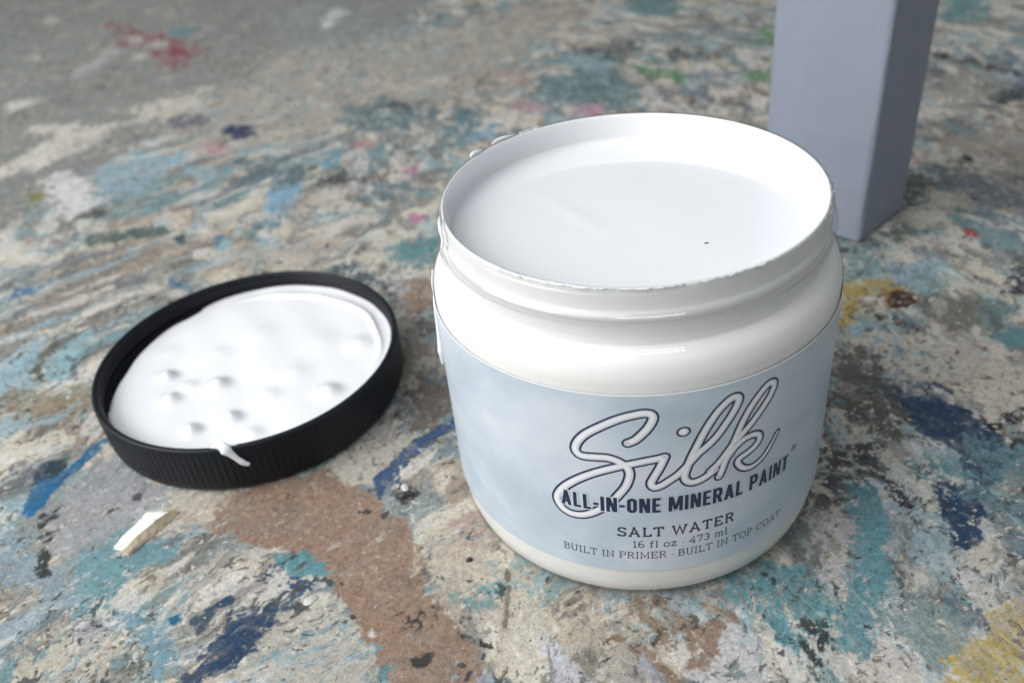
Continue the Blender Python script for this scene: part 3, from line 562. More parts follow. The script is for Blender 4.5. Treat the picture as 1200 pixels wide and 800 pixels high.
# ------------------------------------------------------------------ jar
RB = 46.0
jar = empty('paint_jar')
tag(jar, 'clear plastic jar with pale blue label, open and full of white paint', 'jar')
outer = [(38.0, 0.0), (41.0, .25), (43.2, 1.3), (44.9, 3.6), (45.75, 7.0), (46.0, 11.0)]
sh = [(46.0, 63.0), (45.95, 65.4), (45.6, 67.3), (44.8, 69.0), (43.7, 70.3), (42.9, 71.0), (42.45, 71.9)]
neck = [(42.3, 73.0), (42.3, 75.6), (42.35, 75.8), (43.1, 76.2), (43.32, 76.5), (43.35, 77.9), (43.2, 78.25), (42.5, 78.85), (42.3, 79.15), (42.3, 82.3), (42.05, 82.55), (42.05, 83.35), (41.8, 83.8), (41.3, 83.75), (41.0, 83.62)]
prof = [(1.0, .6), (36.5, .6), (37.2, .2)] + smooth_profile(outer, .5) + [(46.0, z) for z in np.linspace(14, 60, 12)] + smooth_profile(sh, .35) + smooth_profile(neck, .22)
v, f = revolve(prof, 320)
fm = [1 if v[q_[0]][2] > 72.5 else 0 for q_ in f]
mesh_obj('body', v, f, None, jar, mats=[CLEAR, CLEARN], face_mat=fm)
# paint fills the jar up to z 70 and coats the inside of the neck
rng = np.random.default_rng(3)
def film_wob(a, z): return 0.0
pin = [(.5, 1.0), (37, 1.0), (40.6, 1.0), (42.8, 1.8), (44.45, 3.9), (45.35, 7.2), (45.65, 11.1)] + [(45.7, z) for z in np.linspace(14, 60, 8)] + \
      smooth_profile([(45.65, 63.0), (45.6, 65.2), (45.2, 67.0), (44.5, 68.5), (43.6, 69.45), (42.6, 70.15)], .4) + [(41.95, 70.5), (41.65, 70.7), (41.53, 71.0)]
film = [(41.5, 71.6), (41.5, 74.0), (41.5, 76.0), (41.7, 76.25), (41.95, 76.5), (42.0, 77.3), (41.95, 78.15), (41.6, 78.5), (41.5, 78.8), (41.5, 80.5), (41.5, 82.6)] + [(41.48, 83.2), (41.35, 83.5), (41.05, 83.5), (40.85, 83.1)] + [(40.75, z) for z in np.linspace(82, 78.6, 5)] + \
       smooth_profile([(40.72, 78.2), (40.5, 77.5), (39.9, 77.12), (38.9, 77.0), (37.5, 76.97)], .2) + [(r, 76.96) for r in np.linspace(36.5, .01, 60)]
vv, ff = revolve(pin + film, 256)
npin = len(pin); nf_out = (npin + 9) * 256
def surf(vv):
    V = np.array(vv)
    r = np.hypot(V[:, 0], V[:, 1]); inner = (V[:, 2] > 76.5) & (r < 39.5)
    x, y = V[:, 0], V[:, 1]
    dz = .035 * np.sin(x * .11 + 1.0) * np.cos(y * .09) + .012 * np.sin(x * .25 + y * .17)
    # a slow fold left where the brush went out
    d = (x + 14) * .78 + (y - 2) * .62; dz = dz + .10 * np.exp(-(d / 2.2) ** 2) * np.exp(-((x + 12) ** 2 + (y - 0) ** 2) / 160.)
    V[:, 2] += np.where(inner, dz * np.clip((39.5 - r) / 5, 0, 1), 0)
    return V
fm = [0 if i < (npin - 2) * 256 else (2 if i < (npin + 13) * 256 else 1) for i in range(len(ff))]
paint = mesh_obj('paint', surf(vv), ff, None, mats=[FILM, POOL, NECK], face_mat=fm)
tag(paint, 'smooth white paint filling the open jar almost to its neck', 'paint')

# label ----------------------------------------------------------
RL = 46.12
def label_mat():
    mt, nt, b, _ = new_mat('printed_label')
    n = noise(nt, 26, 5, .55, mapping=(1, 1, 1.6)); n.inputs['Distortion'].default_value = 1.2
    r = ramp(nt, n.outputs['Fac'], [(.28, (.43, .495, .55)), (.43, (.475, .545, .605)), (.52, (.52, .585, .65)), (.62, (.575, .615, .67)), (.76, (.64, .665, .71))])
    n2 = noise(nt, 60, 6, .6); n2.inputs['Distortion'].default_value = 2.0
    r2 = ramp(nt, n2.outputs['Fac'], [(.35, (.93, .95, .97)), (.65, (1, 1, 1))])
    mx = N(nt, 'ShaderNodeMix', data_type='RGBA', blend_type='MULTIPLY'); mx.inputs['Factor'].default_value = 1
    nt.links.new(r.outputs[0], mx.inputs[6]); nt.links.new(r2.outputs[0], mx.inputs[7])
    nt.links.new(mx.outputs[2], b.inputs['Base Color'])
    b.inputs['Roughness'].default_value = .34; b.inputs['Specular IOR Level'].default_value = .5
    n3 = noise(nt, 55, 3); bump(nt, b, n3.outputs['Fac'], .12, .0004)
    return mt
LABEL = label_mat()
EDGE = simple_mat('label_paper_edge', (.86, .87, .88), .5)
def cylp(s, z, r): 
    a = s / 46.15
    return (r * math.sin(a), -r * math.cos(a), z)
S0, S1 = -138.0, 140.0
def label_mesh():
    ns = 260; z0, z1 = 12.3, 62.4
    zs = [z0, z0 + .05] + list(np.linspace(z0 + 2, z1 - 2, 10)) + [z1 - .05, z1]
    prof = [(RB + .012, z0)] + [(RL, z) for z in zs] + [(RB + .012, z1)]
    verts = []; faces = []; fm = []
    for (r, z) in prof:
        for k in range(ns + 1): verts.append(cylp(S0 + (S1 - S0) * k / ns, z, r))
    for i in range(len(prof) - 1):
        for k in range(ns):
            a = i * (ns + 1) + k
            faces.append((a, a + 1, a + ns + 2, a + ns + 1)); fm.append(1 if (i <= 1 or i >= len(prof) - 3) else 0)
    return verts, faces, fm
v, f, fm = label_mesh()
label = mesh_obj('label', v, f, None, jar, mats=[LABEL, EDGE], face_mat=fm)
label['label'] = 'pale blue printed label wrapped round the jar'

# lettering -------------------------------------------------------
class Print:
    def __init__(s, r): s.v = []; s.f = []; s.r = r; s.k = 0
    def poly(s, pts, r=None):
        r = s.r + (s.k % 4) * .004 if r is None else r
        b = len(s.v); s.v += [cylp(x, z, r) for x, z in pts]; s.f.append(tuple(range(b, b + len(pts)))); s.k += 1
    def ribbon(s, pts, w, closed=False, r=None, grow=0.0, cap=False, wend=None, dense=True):
        """stroke with mitred joins; grow raises it slowly along its length so that crossings do not coincide"""
        P = [np.array(p, float) for p in pts]
        if closed and np.linalg.norm(P[0] - P[-1]) < 1e-6: P = P[:-1]
        n = len(P); r0 = (s.r + (s.k % 4) * .004) if r is None else r
        s.k += 1
        L = []; Rr = []
        for i in range(n):
            if closed: a, c = P[i - 1], P[(i + 1) % n]
            else: a, c = P[max(0, i - 1)], P[min(n - 1, i + 1)]
            d1 = P[i] - a; d2 = c - P[i]
            if np.linalg.norm(d1) < 1e-9: d1 = d2
            if np.linalg.norm(d2) < 1e-9: d2 = d1
            d1 = d1 / np.linalg.norm(d1); d2 = d2 / np.linalg.norm(d2)
            t = d1 + d2; t = t / (np.linalg.norm(t) + 1e-9); nn = np.array((-t[1], t[0]))
            k = 1 / max(.45, abs(nn @ np.array((-d1[1], d1[0]))))
            ww = w if wend is None else w + (wend - w) * max(0, (i / (n - 1) - .55) / .45)
            L.append(P[i] + nn * ww / 2 * k); Rr.append(P[i] - nn * ww / 2 * k)
        b = len(s.v)
        for i in range(n):
            rr = r0 + grow * i / max(1, n - 1)
            s.v.append(cylp(*L[i], rr)); s.v.append(cylp(*Rr[i], rr))
        for i in range(n if closed else n - 1):
            j = (i + 1) % n
            s.f.append((b + 2 * i, b + 2 * i + 1, b + 2 * j + 1, b + 2 * j))
        if cap and not closed:
            for i, sg in ((0, -1), (n - 1, 1)):
                d = (P[1] - P[0]) if i == 0 else (P[-1] - P[-2]); d = d / np.linalg.norm(d) * sg
                nn = np.array((-d[1], d[0])); rr = r0 + (grow if i else 0)
                ww = w if (wend is None or i == 0) else wend
                pts2 = [P[i] + (math.cos(q) * nn + math.sin(q) * d) * ww / 2 for q in np.linspace(0, math.pi, 10)]
                bb = len(s.v); s.v += [cylp(*p, rr) for p in pts2]; s.f.append(tuple(range(bb, bb + 10)))
    def build(s, name, mat, parent, color=None):
        return mesh_obj(name, s.v, s.f, mat, parent, smooth=False)

def catmull(pts, step):
    return [np.array(p) for p in smooth_profile(pts, step)]
NAVY = simple_mat('navy_ink', (.010, .024, .066), .38)
INK = simple_mat('dark_ink', (.030, .038, .055), .4)
def silver_mat():
    mt, nt, b, _ = new_mat('silver_white_ink')
    n = noise(nt, 180, 3)
    r = ramp(nt, n.outputs['Fac'], [(.3, (.76, .77, .80)), (.7, (.82, .83, .85))])
    nt.links.new(r.outputs[0], b.inputs['Base Color']); b.inputs['Roughness'].default_value = .34
    return mt
SILVER = silver_mat()
GREYINK = simple_mat('grey_ink', (.46, .46, .50), .36)
PALE = simple_mat('pale_halo_ink', (.60, .65, .71), .34)

SILK_S = [(-1.33, 50.43), (0.11, 51.26), (1.45, 52.72), (2.71, 54.44), (3.56, 56.35), (3.43, 57.57), (2.46, 58.05), (0.83, 57.94), (-2.44, 56.87), (-5.8, 54.96), (-9.31, 52.32), (-11.17, 50.04), (-11.99, 47.92), (-11.63, 46.51), (-10.47, 45.92), (-7.82, 46.09), (-5.39, 46.19), (-3.35, 45.45), (-1.94, 44.31), (-1.21, 43.06), (-1.09, 41.39), (-1.82, 38.7), (-3.12, 36.4), (-4.48, 34.37), (-6.14, 32.42), (-8.02, 30.66), (-9.92, 29.3), (-11.85, 28.48), (-14.18, 28.39), (-16.01, 29.52), (-16.95, 31.67), (-16.41, 33.83), (-14.81, 36.25), (-12.09, 38.94), (-9.07, 41.15), (-6.18, 42.74), (-2.69, 44.18), (0.05, 45.02), (2.76, 45.7), (4.79, 46.11), (5.97, 46.45)]
SILK_L = [(5.97, 46.36), (4.97, 43.57), (3.78, 40.91), (3.26, 39.3), (3.85, 38.19), (5.24, 38.51), (6.9, 39.71), (8.63, 41.08), (10.06, 42.66), (11.43, 44.49), (12.89, 46.22), (14.45, 47.55), (16.53, 49.66), (18.57, 52.69), (20.1, 55.3), (20.9, 57.51), (20.39, 58.47), (19.35, 58.49), (18.29, 57.87), (16.58, 56.17), (14.92, 53.61), (13.45, 50.68), (12.41, 48.13), (11.4, 45.56), (10.62, 43.02), (10.1, 40.89), (10.28, 39.51), (11.16, 38.55), (12.6, 38.39), (14.58, 39.19), (16.57, 40.58)]
SILK_K = [(15.46, 40.46), (17.18, 42.05), (18.84, 44.28), (20.27, 46.29), (21.93, 47.83), (24.18, 50.04), (26.46, 52.67), (28.46, 55.32), (29.31, 57.42), (28.93, 58.5), (27.54, 58.51), (25.56, 56.79), (23.65, 54.26), (21.99, 50.97), (20.7, 47.5), (19.59, 44.6), (18.76, 42.19), (18.05, 39.68), (17.54, 38.32)]
SILK_A = [(19.29, 43.17), (20.92, 45.2), (22.82, 46.54), (24.85, 46.83), (26.35, 46.22), (26.73, 44.92), (25.77, 43.42), (23.94, 42.4), (22.26, 41.73), (21.68, 40.74), (22.52, 39.13), (24.06, 38.03), (26.01, 37.95), (28.16, 39.11), (30.04, 41.44), (31.77, 44.3)]
SILK_D = (9.64, 52.55)

def silk():
    dark = Print(RL + .030); mid = Print(RL + .10); light = Print(RL + .20)
    for k, (pts, w, we) in enumerate(((SILK_S, 2.5, None), (SILK_L, 2.45, None), (SILK_K, 2.35, None), (SILK_A, 2.25, 1.5))):
        c = catmull(pts, .35)
        o = k * .004
        dark.ribbon(c, w, r=RL + .012 + o, grow=.003, cap=True, wend=we)
        mid.ribbon(c, w - .92, r=RL + .034 + o, grow=.003, cap=True, wend=None if we is None else we - .92)
        light.ribbon([p + np.array((-.07, .09)) for p in c[2:-2]], (w - .92) * .55, r=RL + .056 + o, grow=.003, cap=True, wend=None if we is None else .3)
    for pr, rad, r in ((dark, 1.42, RL + .02), (mid, 1.0, RL + .042), (light, .70, RL + .064)):
        pr.poly([(SILK_D[0] + rad * math.cos(t) * 1.05 - (.07 if rad < 1 else 0), SILK_D[1] + rad * .92 * math.sin(t) + (.09 if rad < 1 else 0)) for t in np.linspace(0, 2 * math.pi, 28, endpoint=False)], r)
    a = dark.build('script_outline', NAVY, label); a['label'] = 'navy outline of the script word Silk'
    mid.build('script_fill', GREYINK2, label)
    light.build('script_highlight', SILVER, label)
GREYINK2 = simple_mat('silver_edge_ink', (.60, .61, .66), .36)
silk()

T = .172
def rect(x0, y0, x1, y1): return ('p', [(x0, y0), (x1, y0), (x1, y1), (x0, y1)])
def arc(cx, cy, rx, ry, a0, a1, n=10):
    return [(cx + rx * math.cos(math.radians(a0 + (a1 - a0) * k / n)), cy + ry * math.sin(math.radians(a0 + (a1 - a0) * k / n))) for k in range(n + 1)]
O_PATH = arc(.23, .77, .135, .135, 0, 180) + arc(.23, .23, .135, .135, 180, 360)
BOWL = [(.1, .92)] + arc(.26, .765, .115, .155, 90, 0, 6) + arc(.26, .60, .115, .14, 0, -90, 6) + [(.1, .46)]
BOLD = {
 'A': (.50, [('p', [(0, 0), (.175, 0), (.335, 1), (.165, 1)]), ('p', [(.325, 0), (.50, 0), (.335, 1), (.165, 1)]), ('p', [(.13, .20), (.37, .20), (.345, .36), (.155, .36)])]),
 'L': (.38, [rect(0, 0, T, 1), rect(T, 0, .37, .165)]),
 'I': (T, [rect(0, 0, T, 1)]),
 'N': (.49, [rect(0, 0, .17, 1), rect(.32, 0, .49, 1), ('p', [(.02, 1), (.19, 1), (.47, 0), (.30, 0)])]),
 'O': (.46, [('c', O_PATH)]),
 'E': (.385, [rect(0, 0, T, 1), rect(T, .835, .37, 1), rect(T, 0, .37, .165), rect(T, .42, .34, .58)]),
 'M': (.64, [rect(0, 0, .165, 1), rect(.475, 0, .64, 1), ('p', [(.02, 1), (.20, 1), (.385, .1), (.255, .1)]), ('p', [(.44, 1), (.62, 1), (.385, .1), (.255, .1)])]),
 'R': (.47, [rect(0, 0, T, 1), ('o', BOWL), ('p', [(.18, .45), (.35, .47), (.48, 0), (.29, 0)])]),
 'P': (.46, [rect(0, 0, T, 1), ('o', BOWL)]),
 'T': (.42, [rect(0, .835, .42, 1), rect(.115, 0, .305, .835)]),
 '-': (.25, [rect(.0, .36, .25, .53)]), ' ': (.17, []),
}
def set_line(text, font, s0, s1, z0, height, track):
    """yield glyph pieces scaled so the line spans s0..s1"""
    tot = sum(font[c][0] for c in text) + track * (len(text) - 1)
    k = (s1 - s0) / tot; x = 0
    for c in text:
        for kind, pts in font[c][1]:
            yield kind, [(s0 + (x + px) * k, z0 + py * height) for px, py in pts], k
        x += font[c][0] + track
def bold_line():
    pr = Print(RL + .100); ha = Print(RL + .080)
    for kind, pts, k in set_line('ALL-IN-ONE MINERAL PAINT', BOLD, -15.95, 36.3, 30.85, 4.3, .085):
        if kind == 'p':
            pr.poly(pts)
            c = np.mean(np.array(pts), axis=0); q = [tuple(np.array(p) + np.sign(np.array(p) - c) * (.28 if c[0] < -3.4 else .15)) for p in pts]
            ha.poly(q)
        else:
            pr.ribbon(pts, T * k * .92, closed=(kind == 'c'))
    ha.build('slogan_halo', PALE, label)
    o = pr.build('slogan_lettering', NAVY, label); o['label'] = 'bold navy line ALL-IN-ONE MINERAL PAINT'
bold_line()

def serif(x, y, h=.11): return ('s', [(x - h, y), (x + h, y)])
def vs(x, y, h=.09): return ('s', [(x, y - h), (x, y + h)])
q = .04
SLAB = {
 'S': (.66, [('s', arc(.33, .73, .25, .23, 25, 200, 10) + [(.16, .58), (.33, .51), (.5, .44)] + arc(.33, .27, .26, .23, 20, -160, 10)), ('s', [(.57, .76), (.57, .98)]), ('s', [(.07, .24), (.07, .02)])]),
 'A': (.86, [('s', [(.12, q), (.43, .97), (.74, q)]), ('s', [(.22, .33), (.64, .33)]), serif(.12, q), serif(.74, q), ('s', [(.3, .97), (.43, .97)])]),
 'L': (.68, [('s', [(.17, q), (.17, 1 - q)]), ('s', [(.04, q), (.62, q)]), serif(.17, 1 - q, .13), ('s', [(.62, 0), (.62, .26)])]),
 'T': (.74, [('s', [(.37, q), (.37, 1 - q)]), ('s', [(.04, 1 - q), (.70, 1 - q)]), ('s', [(.05, 1), (.05, .76)]), ('s', [(.69, 1), (.69, .76)]), serif(.37, q, .13)]),
 'W': (1.16, [('s', [(.12, 1 - q), (.34, .03), (.58, .9), (.82, .03), (1.04, 1 - q)]), serif(.12, 1 - q), serif(1.04, 1 - q)]),
 'E': (.74, [('s', [(.16, q), (.16, 1 - q)]), ('s', [(.04, q), (.66, q)]), ('s', [(.04, 1 - q), (.64, 1 - q)]), ('s', [(.16, .52), (.48, .52)]), ('s', [(.66, 0), (.66, .25)]), ('s', [(.64, 1), (.64, .76)]), vs(.48, .52)]),
 'R': (.78, [('s', [(.16, q), (.16, 1 - q)]), ('s', [(.04, 1 - q)] + arc(.42, .74, .22, .22, 90, -90, 10) + [(.16, .52)]), ('s', [(.42, .52), (.66, q)]), serif(.16, q), ('s', [(.60, q), (.76, q)])]),
 'P': (.70, [('s', [(.16, q), (.16, 1 - q)]), ('s', [(.04, 1 - q)] + arc(.42, .72, .22, .24, 90, -90, 10) + [(.16, .48)]), serif(.16, q, .13)]),
 'B': (.72, [('s', [(.16, q), (.16, 1 - q)]), ('s', [(.04, 1 - q)] + arc(.40, .75, .19, .21, 90, -90, 10) + [(.16, .54)]), ('s', [(.16, .54)] + arc(.42, .29, .23, .25, 90, -90, 10) + [(.04, q)])]),
 'U': (.80, [('s', [(.16, 1 - q), (.16, .32)] + arc(.40, .3, .24, .27, 180, 360, 12) + [(.64, 1 - q)]), serif(.16, 1 - q, .12), serif(.64, 1 - q, .12)]),
 'I': (.34, [('s', [(.17, q), (.17, 1 - q)]), serif(.17, q, .13), serif(.17, 1 - q, .13)]),
 'N': (.86, [('s', [(.16, q), (.16, .96), (.70, .04), (.70, 1 - q)]), serif(.16, q, .12), serif(.70, 1 - q, .12), ('s', [(.04, 1 - q), (.16, 1 - q)])]),
 'M': (1.0, [('s', [(.16, q), (.16, .95), (.50, .18), (.84, .95), (.84, q)]), serif(.16, q, .12), serif(.84, q, .12), ('s', [(.04, 1 - q), (.16, 1 - q)]), ('s', [(.84, 1 - q), (.96, 1 - q)])]),
 'O': (.86, [('k', arc(.43, .5, .36, .47, 0, 360, 24))]),
 'C': (.80, [('s', arc(.43, .5, .36, .47, 40, 320, 20)), ('s', [(.70, .70), (.70, .98)])]),
 '1': (.44, [('s', [(.06, .80), (.24, .96), (.24, q)]), serif(.24, q, .16)]),
 '6': (.60, [('s', arc(.42, .55, .36, .42, 80, 180, 8) + [(.06, .3)]), ('k', arc(.30, .29, .235, .25, 0, 360, 16))]),
 '4': (.66, [('s', [(.46, q), (.46, .97), (.05, .28), (.62, .28)]), serif(.46, q, .12)]),
 '7': (.58, [('s', [(.05, .76), (.05, 1 - q), (.53, 1 - q), (.24, q)])]),
 '3': (.58, [('s', arc(.28, .74, .22, .22, 150, -90, 12)), ('s', arc(.28, .28, .24, .24, 90, -150, 12))]),
 'f': (.40, [('s', [(.15, q), (.15, .74)] + arc(.32, .76, .17, .20, 180, 90, 6) + [(.40, .94)]), ('s', [(.02, .64), (.34, .64)]), serif(.15, q, .12)]),
 'l': (.30, [('s', [(.04, .97), (.16, .97), (.16, q)]), serif(.16, q, .12)]),
 'o': (.64, [('k', arc(.31, .33, .25, .30, 0, 360, 18))]),
 'z': (.54, [('s', [(.06, .50), (.06, .63), (.46, .63), (.05, q), (.48, q), (.48, .17)])]),
 'm': (.96, [('s', [(.03, .63), (.14, .63), (.14, q)]), ('s', [(.14, .48)] + arc(.31, .46, .17, .17, 160, 0, 8) + [(.48, q)]), ('s', [(.48, .48)] + arc(.65, .46, .17, .17, 160, 0, 8) + [(.82, q)]), serif(.14, q, .10), serif(.48, q, .10), serif(.82, q, .10)]),
 '·': (.20, [('s', [(.05, .42), (.15, .42)])]), ' ': (.30, []),
}
def slab_line(name, text, s0, s1, z0, h, w, track, mat, desc):
    pr = Print(RL + .02)
    for kind, pts, k in set_line(text, SLAB, s0, s1, z0, h, track):
        pr.ribbon(pts, w, closed=(kind == 'k'))
    o = pr.build(name, mat, label); o['label'] = desc
slab_line('colour_lettering', 'SALT WATER', -3.9, 21.85, 23.55, 2.72, .46, .14, INK, 'dark slab serif line SALT WATER')
slab_line('volume_lettering', '16 fl oz · 473 ml', -.75, 20.4, 20.0, 2.15, .23, .10, INK, 'thin slab serif line 16 fl oz 473 ml')
slab_line('claim_lettering', 'BUILT IN PRIMER · BUILT IN TOP COAT', -16.35, 35.8, 16.55, 2.12, .21, .08, INK, 'thin slab serif line about primer and top coat')
def registered():
    pr = Print(RL + .02); c = (38.1, 35.75)
    pr.ribbon([(c[0] + .82 * math.cos(t), c[1] + .82 * math.sin(t)) for t in np.linspace(0, 2 * math.pi, 25)], .17, closed=True)
    for kind, pts in SLAB['R'][1][:3]:
        pr.ribbon([(c[0] - .38 + px * .95, c[1] - .46 + py * .95) for px, py in pts], .15)
    pr.build('registered_mark', NAVY, label)
registered()

# paint that ran over the rim -------------------------------------
def ring_pt(a_deg, r, z):
    a = math.radians(a_deg); return (r * math.cos(a), r * math.sin(a), z)
def dirp(a_deg): a = math.radians(a_deg); return (math.cos(a), math.sin(a), 0)
a_d = 189.6
v, f = blob_tube([ring_pt(a_d - .6, 46.0, 62), ring_pt(a_d - .2, 46.25, 58), ring_pt(a_d, 46.35, 52), ring_pt(a_d + .1, 46.5, 46.5), ring_pt(a_d, 46.7, 43.4), ring_pt(a_d, 46.8, 41.6)],
                 [.3, .55, .6, .75, 1.05, .35], flat=(dirp(a_d), .9))
mesh_obj('paint_run', v, f, WET, jar)['label'] = 'white paint run ending in a bead down the side'
v, f = blob_tube([ring_pt(a_d - .6, 45.6, 68), ring_pt(a_d - .4, 46.1, 64), ring_pt(a_d - .6, 46.05, 61)], [.2, .45, .3], flat=(dirp(a_d), .6))
mesh_obj('paint_run', v, f, WET, jar)
v, f = blob_tube([ring_pt(197, 42.0, 84.0), ring_pt(199.5, 42.4, 83.7), ring_pt(201.5, 42.6, 82.6), ring_pt(202, 42.55, 80.5), ring_pt(202.2, 43.1, 78.6)], [.25, .55, .6, .45, .3], flat=(dirp(200), .7))
mesh_obj('paint_run', v, f, WET, jar)
def rim_smear(a0, a1, r0, hgt, seed, name='rim_smear'):
    rg = np.random.default_rng(seed); n = max(4, int(abs(a1 - a0) / 1.0))
    path = [ring_pt(a0 + (a1 - a0) * k / n, 41.7 + rg.uniform(-.25, .25), 83.62 + hgt * rg.uniform(-.3, .3)) for k in range(n + 1)]
    rad = [.12] + [r0 * rg.uniform(.45, 1.25) for _ in range(n - 1)] + [.1]
    v, f = blob_tube(path, rad, nseg=8)
    mesh_obj(name, v, f, WET, jar)
def rim_bead(a0, a1, rad, lift):
    n = 6; path = [ring_pt(a0 + (a1 - a0) * k / n, 41.9 + .25 * math.sin(k * .9), 83.85 + lift * math.sin(math.pi * k / n)) for k in range(n + 1)]
    v, f = blob_tube(path, [.12, rad * .75, rad, rad * .95, rad * .7, rad * .4, .1], nseg=12, flat=((0, 0, 1), .8))
    mesh_obj('rim_bead', v, f, WET, jar)
rim_bead(154.5, 148, .62, .2); rim_bead(143, 133, .5, .2); rim_smear(122, 131, .22, .05, 3)
rim_smear(232, 262, .24, .05, 4); rim_smear(262, 283, .20, .05, 5); rim_smear(286, 312, .13, .04, 6)
# crusty specks of dried paint along the right of the rim
def crust():
    rg = np.random.default_rng(11); V = []; F = []
    for k in range(90):
        a = rg.uniform(300, 372); r = rg.uniform(41.2, 42.15); s = rg.uniform(.04, .12)
        c = np.array(ring_pt(a, r, 83.62)); b = len(V)
        for d in ((1, 0, 0), (-1, 0, 0), (0, 1, 0), (0, -1, 0), (0, 0, 1), (0, 0, -1)): V.append(c + np.array(d) * s * rg.uniform(.7, 1.3))
        for t in ((0, 2, 4), (2, 1, 4), (1, 3, 4), (3, 0, 4), (2, 0, 5), (1, 2, 5), (3, 1, 5), (0, 3, 5)): F.append(tuple(b + i for i in t))
    o = mesh_obj('rim_crust', V, F, WET, jar, smooth=False); o['kind'] = 'stuff'
crust()
# dark fleck floating on the paint
FX, FY = 15.3, -14.5
v, f = blob_tube([(FX - .45, FY - .1, 76.98), (FX, FY, 77.06), (FX + .5, FY - .05, 76.98)], [.08, .2, .08], nseg=6)
fl = mesh_obj('fleck', v, f, simple_mat('fleck_dark', (.03, .028, .025), .6))
tag(fl, 'tiny dark fleck floating on the white paint in the jar', 'fleck')

# ------------------------------------------------------------------ lid
LC = (-118.54, 34.43, 0)
lid = empty('jar_lid', LC)
tag(lid, 'black ribbed screw lid lying upside down, coated inside with white paint', 'lid')
BLACK = simple_mat('black_plastic', (.006, .008, .012), .45, .26, var=.2, scale=60, bmp=.15, bscale=900)
def lid_shell():
    nseg = 150 * 6
    pr = [(1, .15), (42.5, .15), (44.6, .35), (45.6, 1.0), (46.1, 2.0), (46.25, 2.8), (46.3, 3.4)] + [(46.3 + .3 * (k / 10), 3.6 + 11.1 * k / 10) for k in range(11)] + \
         [(46.62, 15.0), (46.62, 15.6), (46.4, 16.1), (46.0, 16.3), (45.4, 16.28), (45.0, 16.0), (44.85, 15.4), (44.8, 14.6), (44.35, 14.1), (44.3, 13.7), (44.8, 13.2), (44.8, 12.2), (44.4, 11.7), (44.4, 11.3), (44.8, 10.8), (44.8, 9.6), (44.5, 9.2), (43.5, 9.0), (30, 9.0), (1, 9.0)]
    verts = []; faces = []
    for (r, z) in pr:
        for k in range(nseg):
            a = 2 * math.pi * k / nseg; rr = r
            if r > 46.2 and 3.5 < z < 14.9: rr = r + (.0, .04, .11, .14, .11, .04)[k % 6]
            zz = z + (.0 if r > 45.9 or z < 9.5 else .35 * math.sin(a) if 10 < z < 14.7 else 0)
            verts.append((rr * math.cos(a), rr * math.sin(a), zz))
    for i in range(len(pr) - 1):
        for k in range(nseg):
            k2 = (k + 1) % nseg; faces.append((i * nseg + k, i * nseg + k2, (i + 1) * nseg + k2, (i + 1) * nseg + k))
    return mesh_obj('lid_shell', verts, faces, BLACK, lid)
lid_shell()
def lid_paint():
    nr, na = 120, 320
    bumps = [(-25.5, -6.2, 2.2, 2.3), (-19.5, -17.6, 1.9, 2.6), (-7.0, -31.6, 2.3, 2.2), (-7.0, -10.6, 2.3, 2.9), (3.0, -26.4, 2.2, 2.6), (29.0, -14.2, 2.2, 3.2), (16.1, -5.2, .9, 4.5), (-13.2, 5.4, .6, 4.0), (32.5, 9.5, 1.3, 4.0), (-16.3, -11.5, .9, 3.0), (11, -16, .9, 3.4), (20, 12, .5, 5), (-2, 16, .5, 5), (-30, 6, .5, 4), (12, -33, .8, 2.6)]
    V = []; F = []
    for i in range(nr + 1):
        u = i / nr
        for k in range(na):
            a = 2 * math.pi * k / na; d = math.degrees(a)
            # the coat stops short of the wall on the upper left
            pull = 3.0 * math.exp(-((d - 176) / 34) ** 2) + 1.0 * math.exp(-((d - 140) / 7) ** 2)
            rb = 44.6 - pull + .25 * math.sin(5 * a + 1) * math.exp(-((d - 170) / 60) ** 2) + .12 * math.sin(17 * a)
            r = rb * u; x, y = r * math.cos(a), r * math.sin(a)
            z = 10.6 + .2 * math.sin(x * .07 + y * .1) * math.sin(y * .06 - x * .05 + 1) + .02 * math.sin(x * .55 + 2 * math.sin(y * .2)) * math.sin(y * .47 + 1.5 * math.sin(x * .17)) + .18 * math.sin(x * .13 + .5) * math.cos(y * .12) + .10 * math.sin(x * .31 + y * .22)
            for bx, by, bh, bs in bumps:
                dx, dy = x - bx, y - by; bs = bs * 1.05
                z += bh * math.exp(-(dx * dx + dy * dy) / (bs * bs)) - .20 * bh * math.exp(-((dx - 2.6) ** 2 + (dy - 2.0) ** 2) / (bs * bs * 1.6))
            # raised ring left by the jar's rim, at the right and back
            rr = 39.4 + .8 * math.sin(3 * a + .6) + .35 * math.sin(11 * a)
            w = max(0, 1 - abs(((d - 55 + 180) % 360) - 180) / 62) ** .6
            gap = 1 - .8 * math.exp(-((d - 66) / 4) ** 2)
            z += 1.0 * w * gap * math.exp(-((r - rr) / .9) ** 2) + .5 * w * (1 if r > rr else 0) * math.exp(-((r - rr) / 3.5) ** 2)
            if u > .93 and pull < 1: z += .5 * ((u - .93) / .07) ** 2
            if u > .96: z -= (1.5 * min(1, pull / 2)) * ((u - .96) / .04) ** 2
            V.append((x, y, z))
    for i in range(nr):
        for k in range(na):
            k2 = (k + 1) % na; F.append((i * na + k, i * na + k2, (i + 1) * na + k2, (i + 1) * na + k)) if i > 0 else F.append((0 * na + k, (i + 1) * na + k2, (i + 1) * na + k))
    o = mesh_obj('paint_coating', V, F, WET, lid); o['label'] = 'lumpy wet white paint coating inside the lid'
lid_paint()
def lp(a, r, z): t = math.radians(a); return (r * math.cos(t), r * math.sin(t), z)
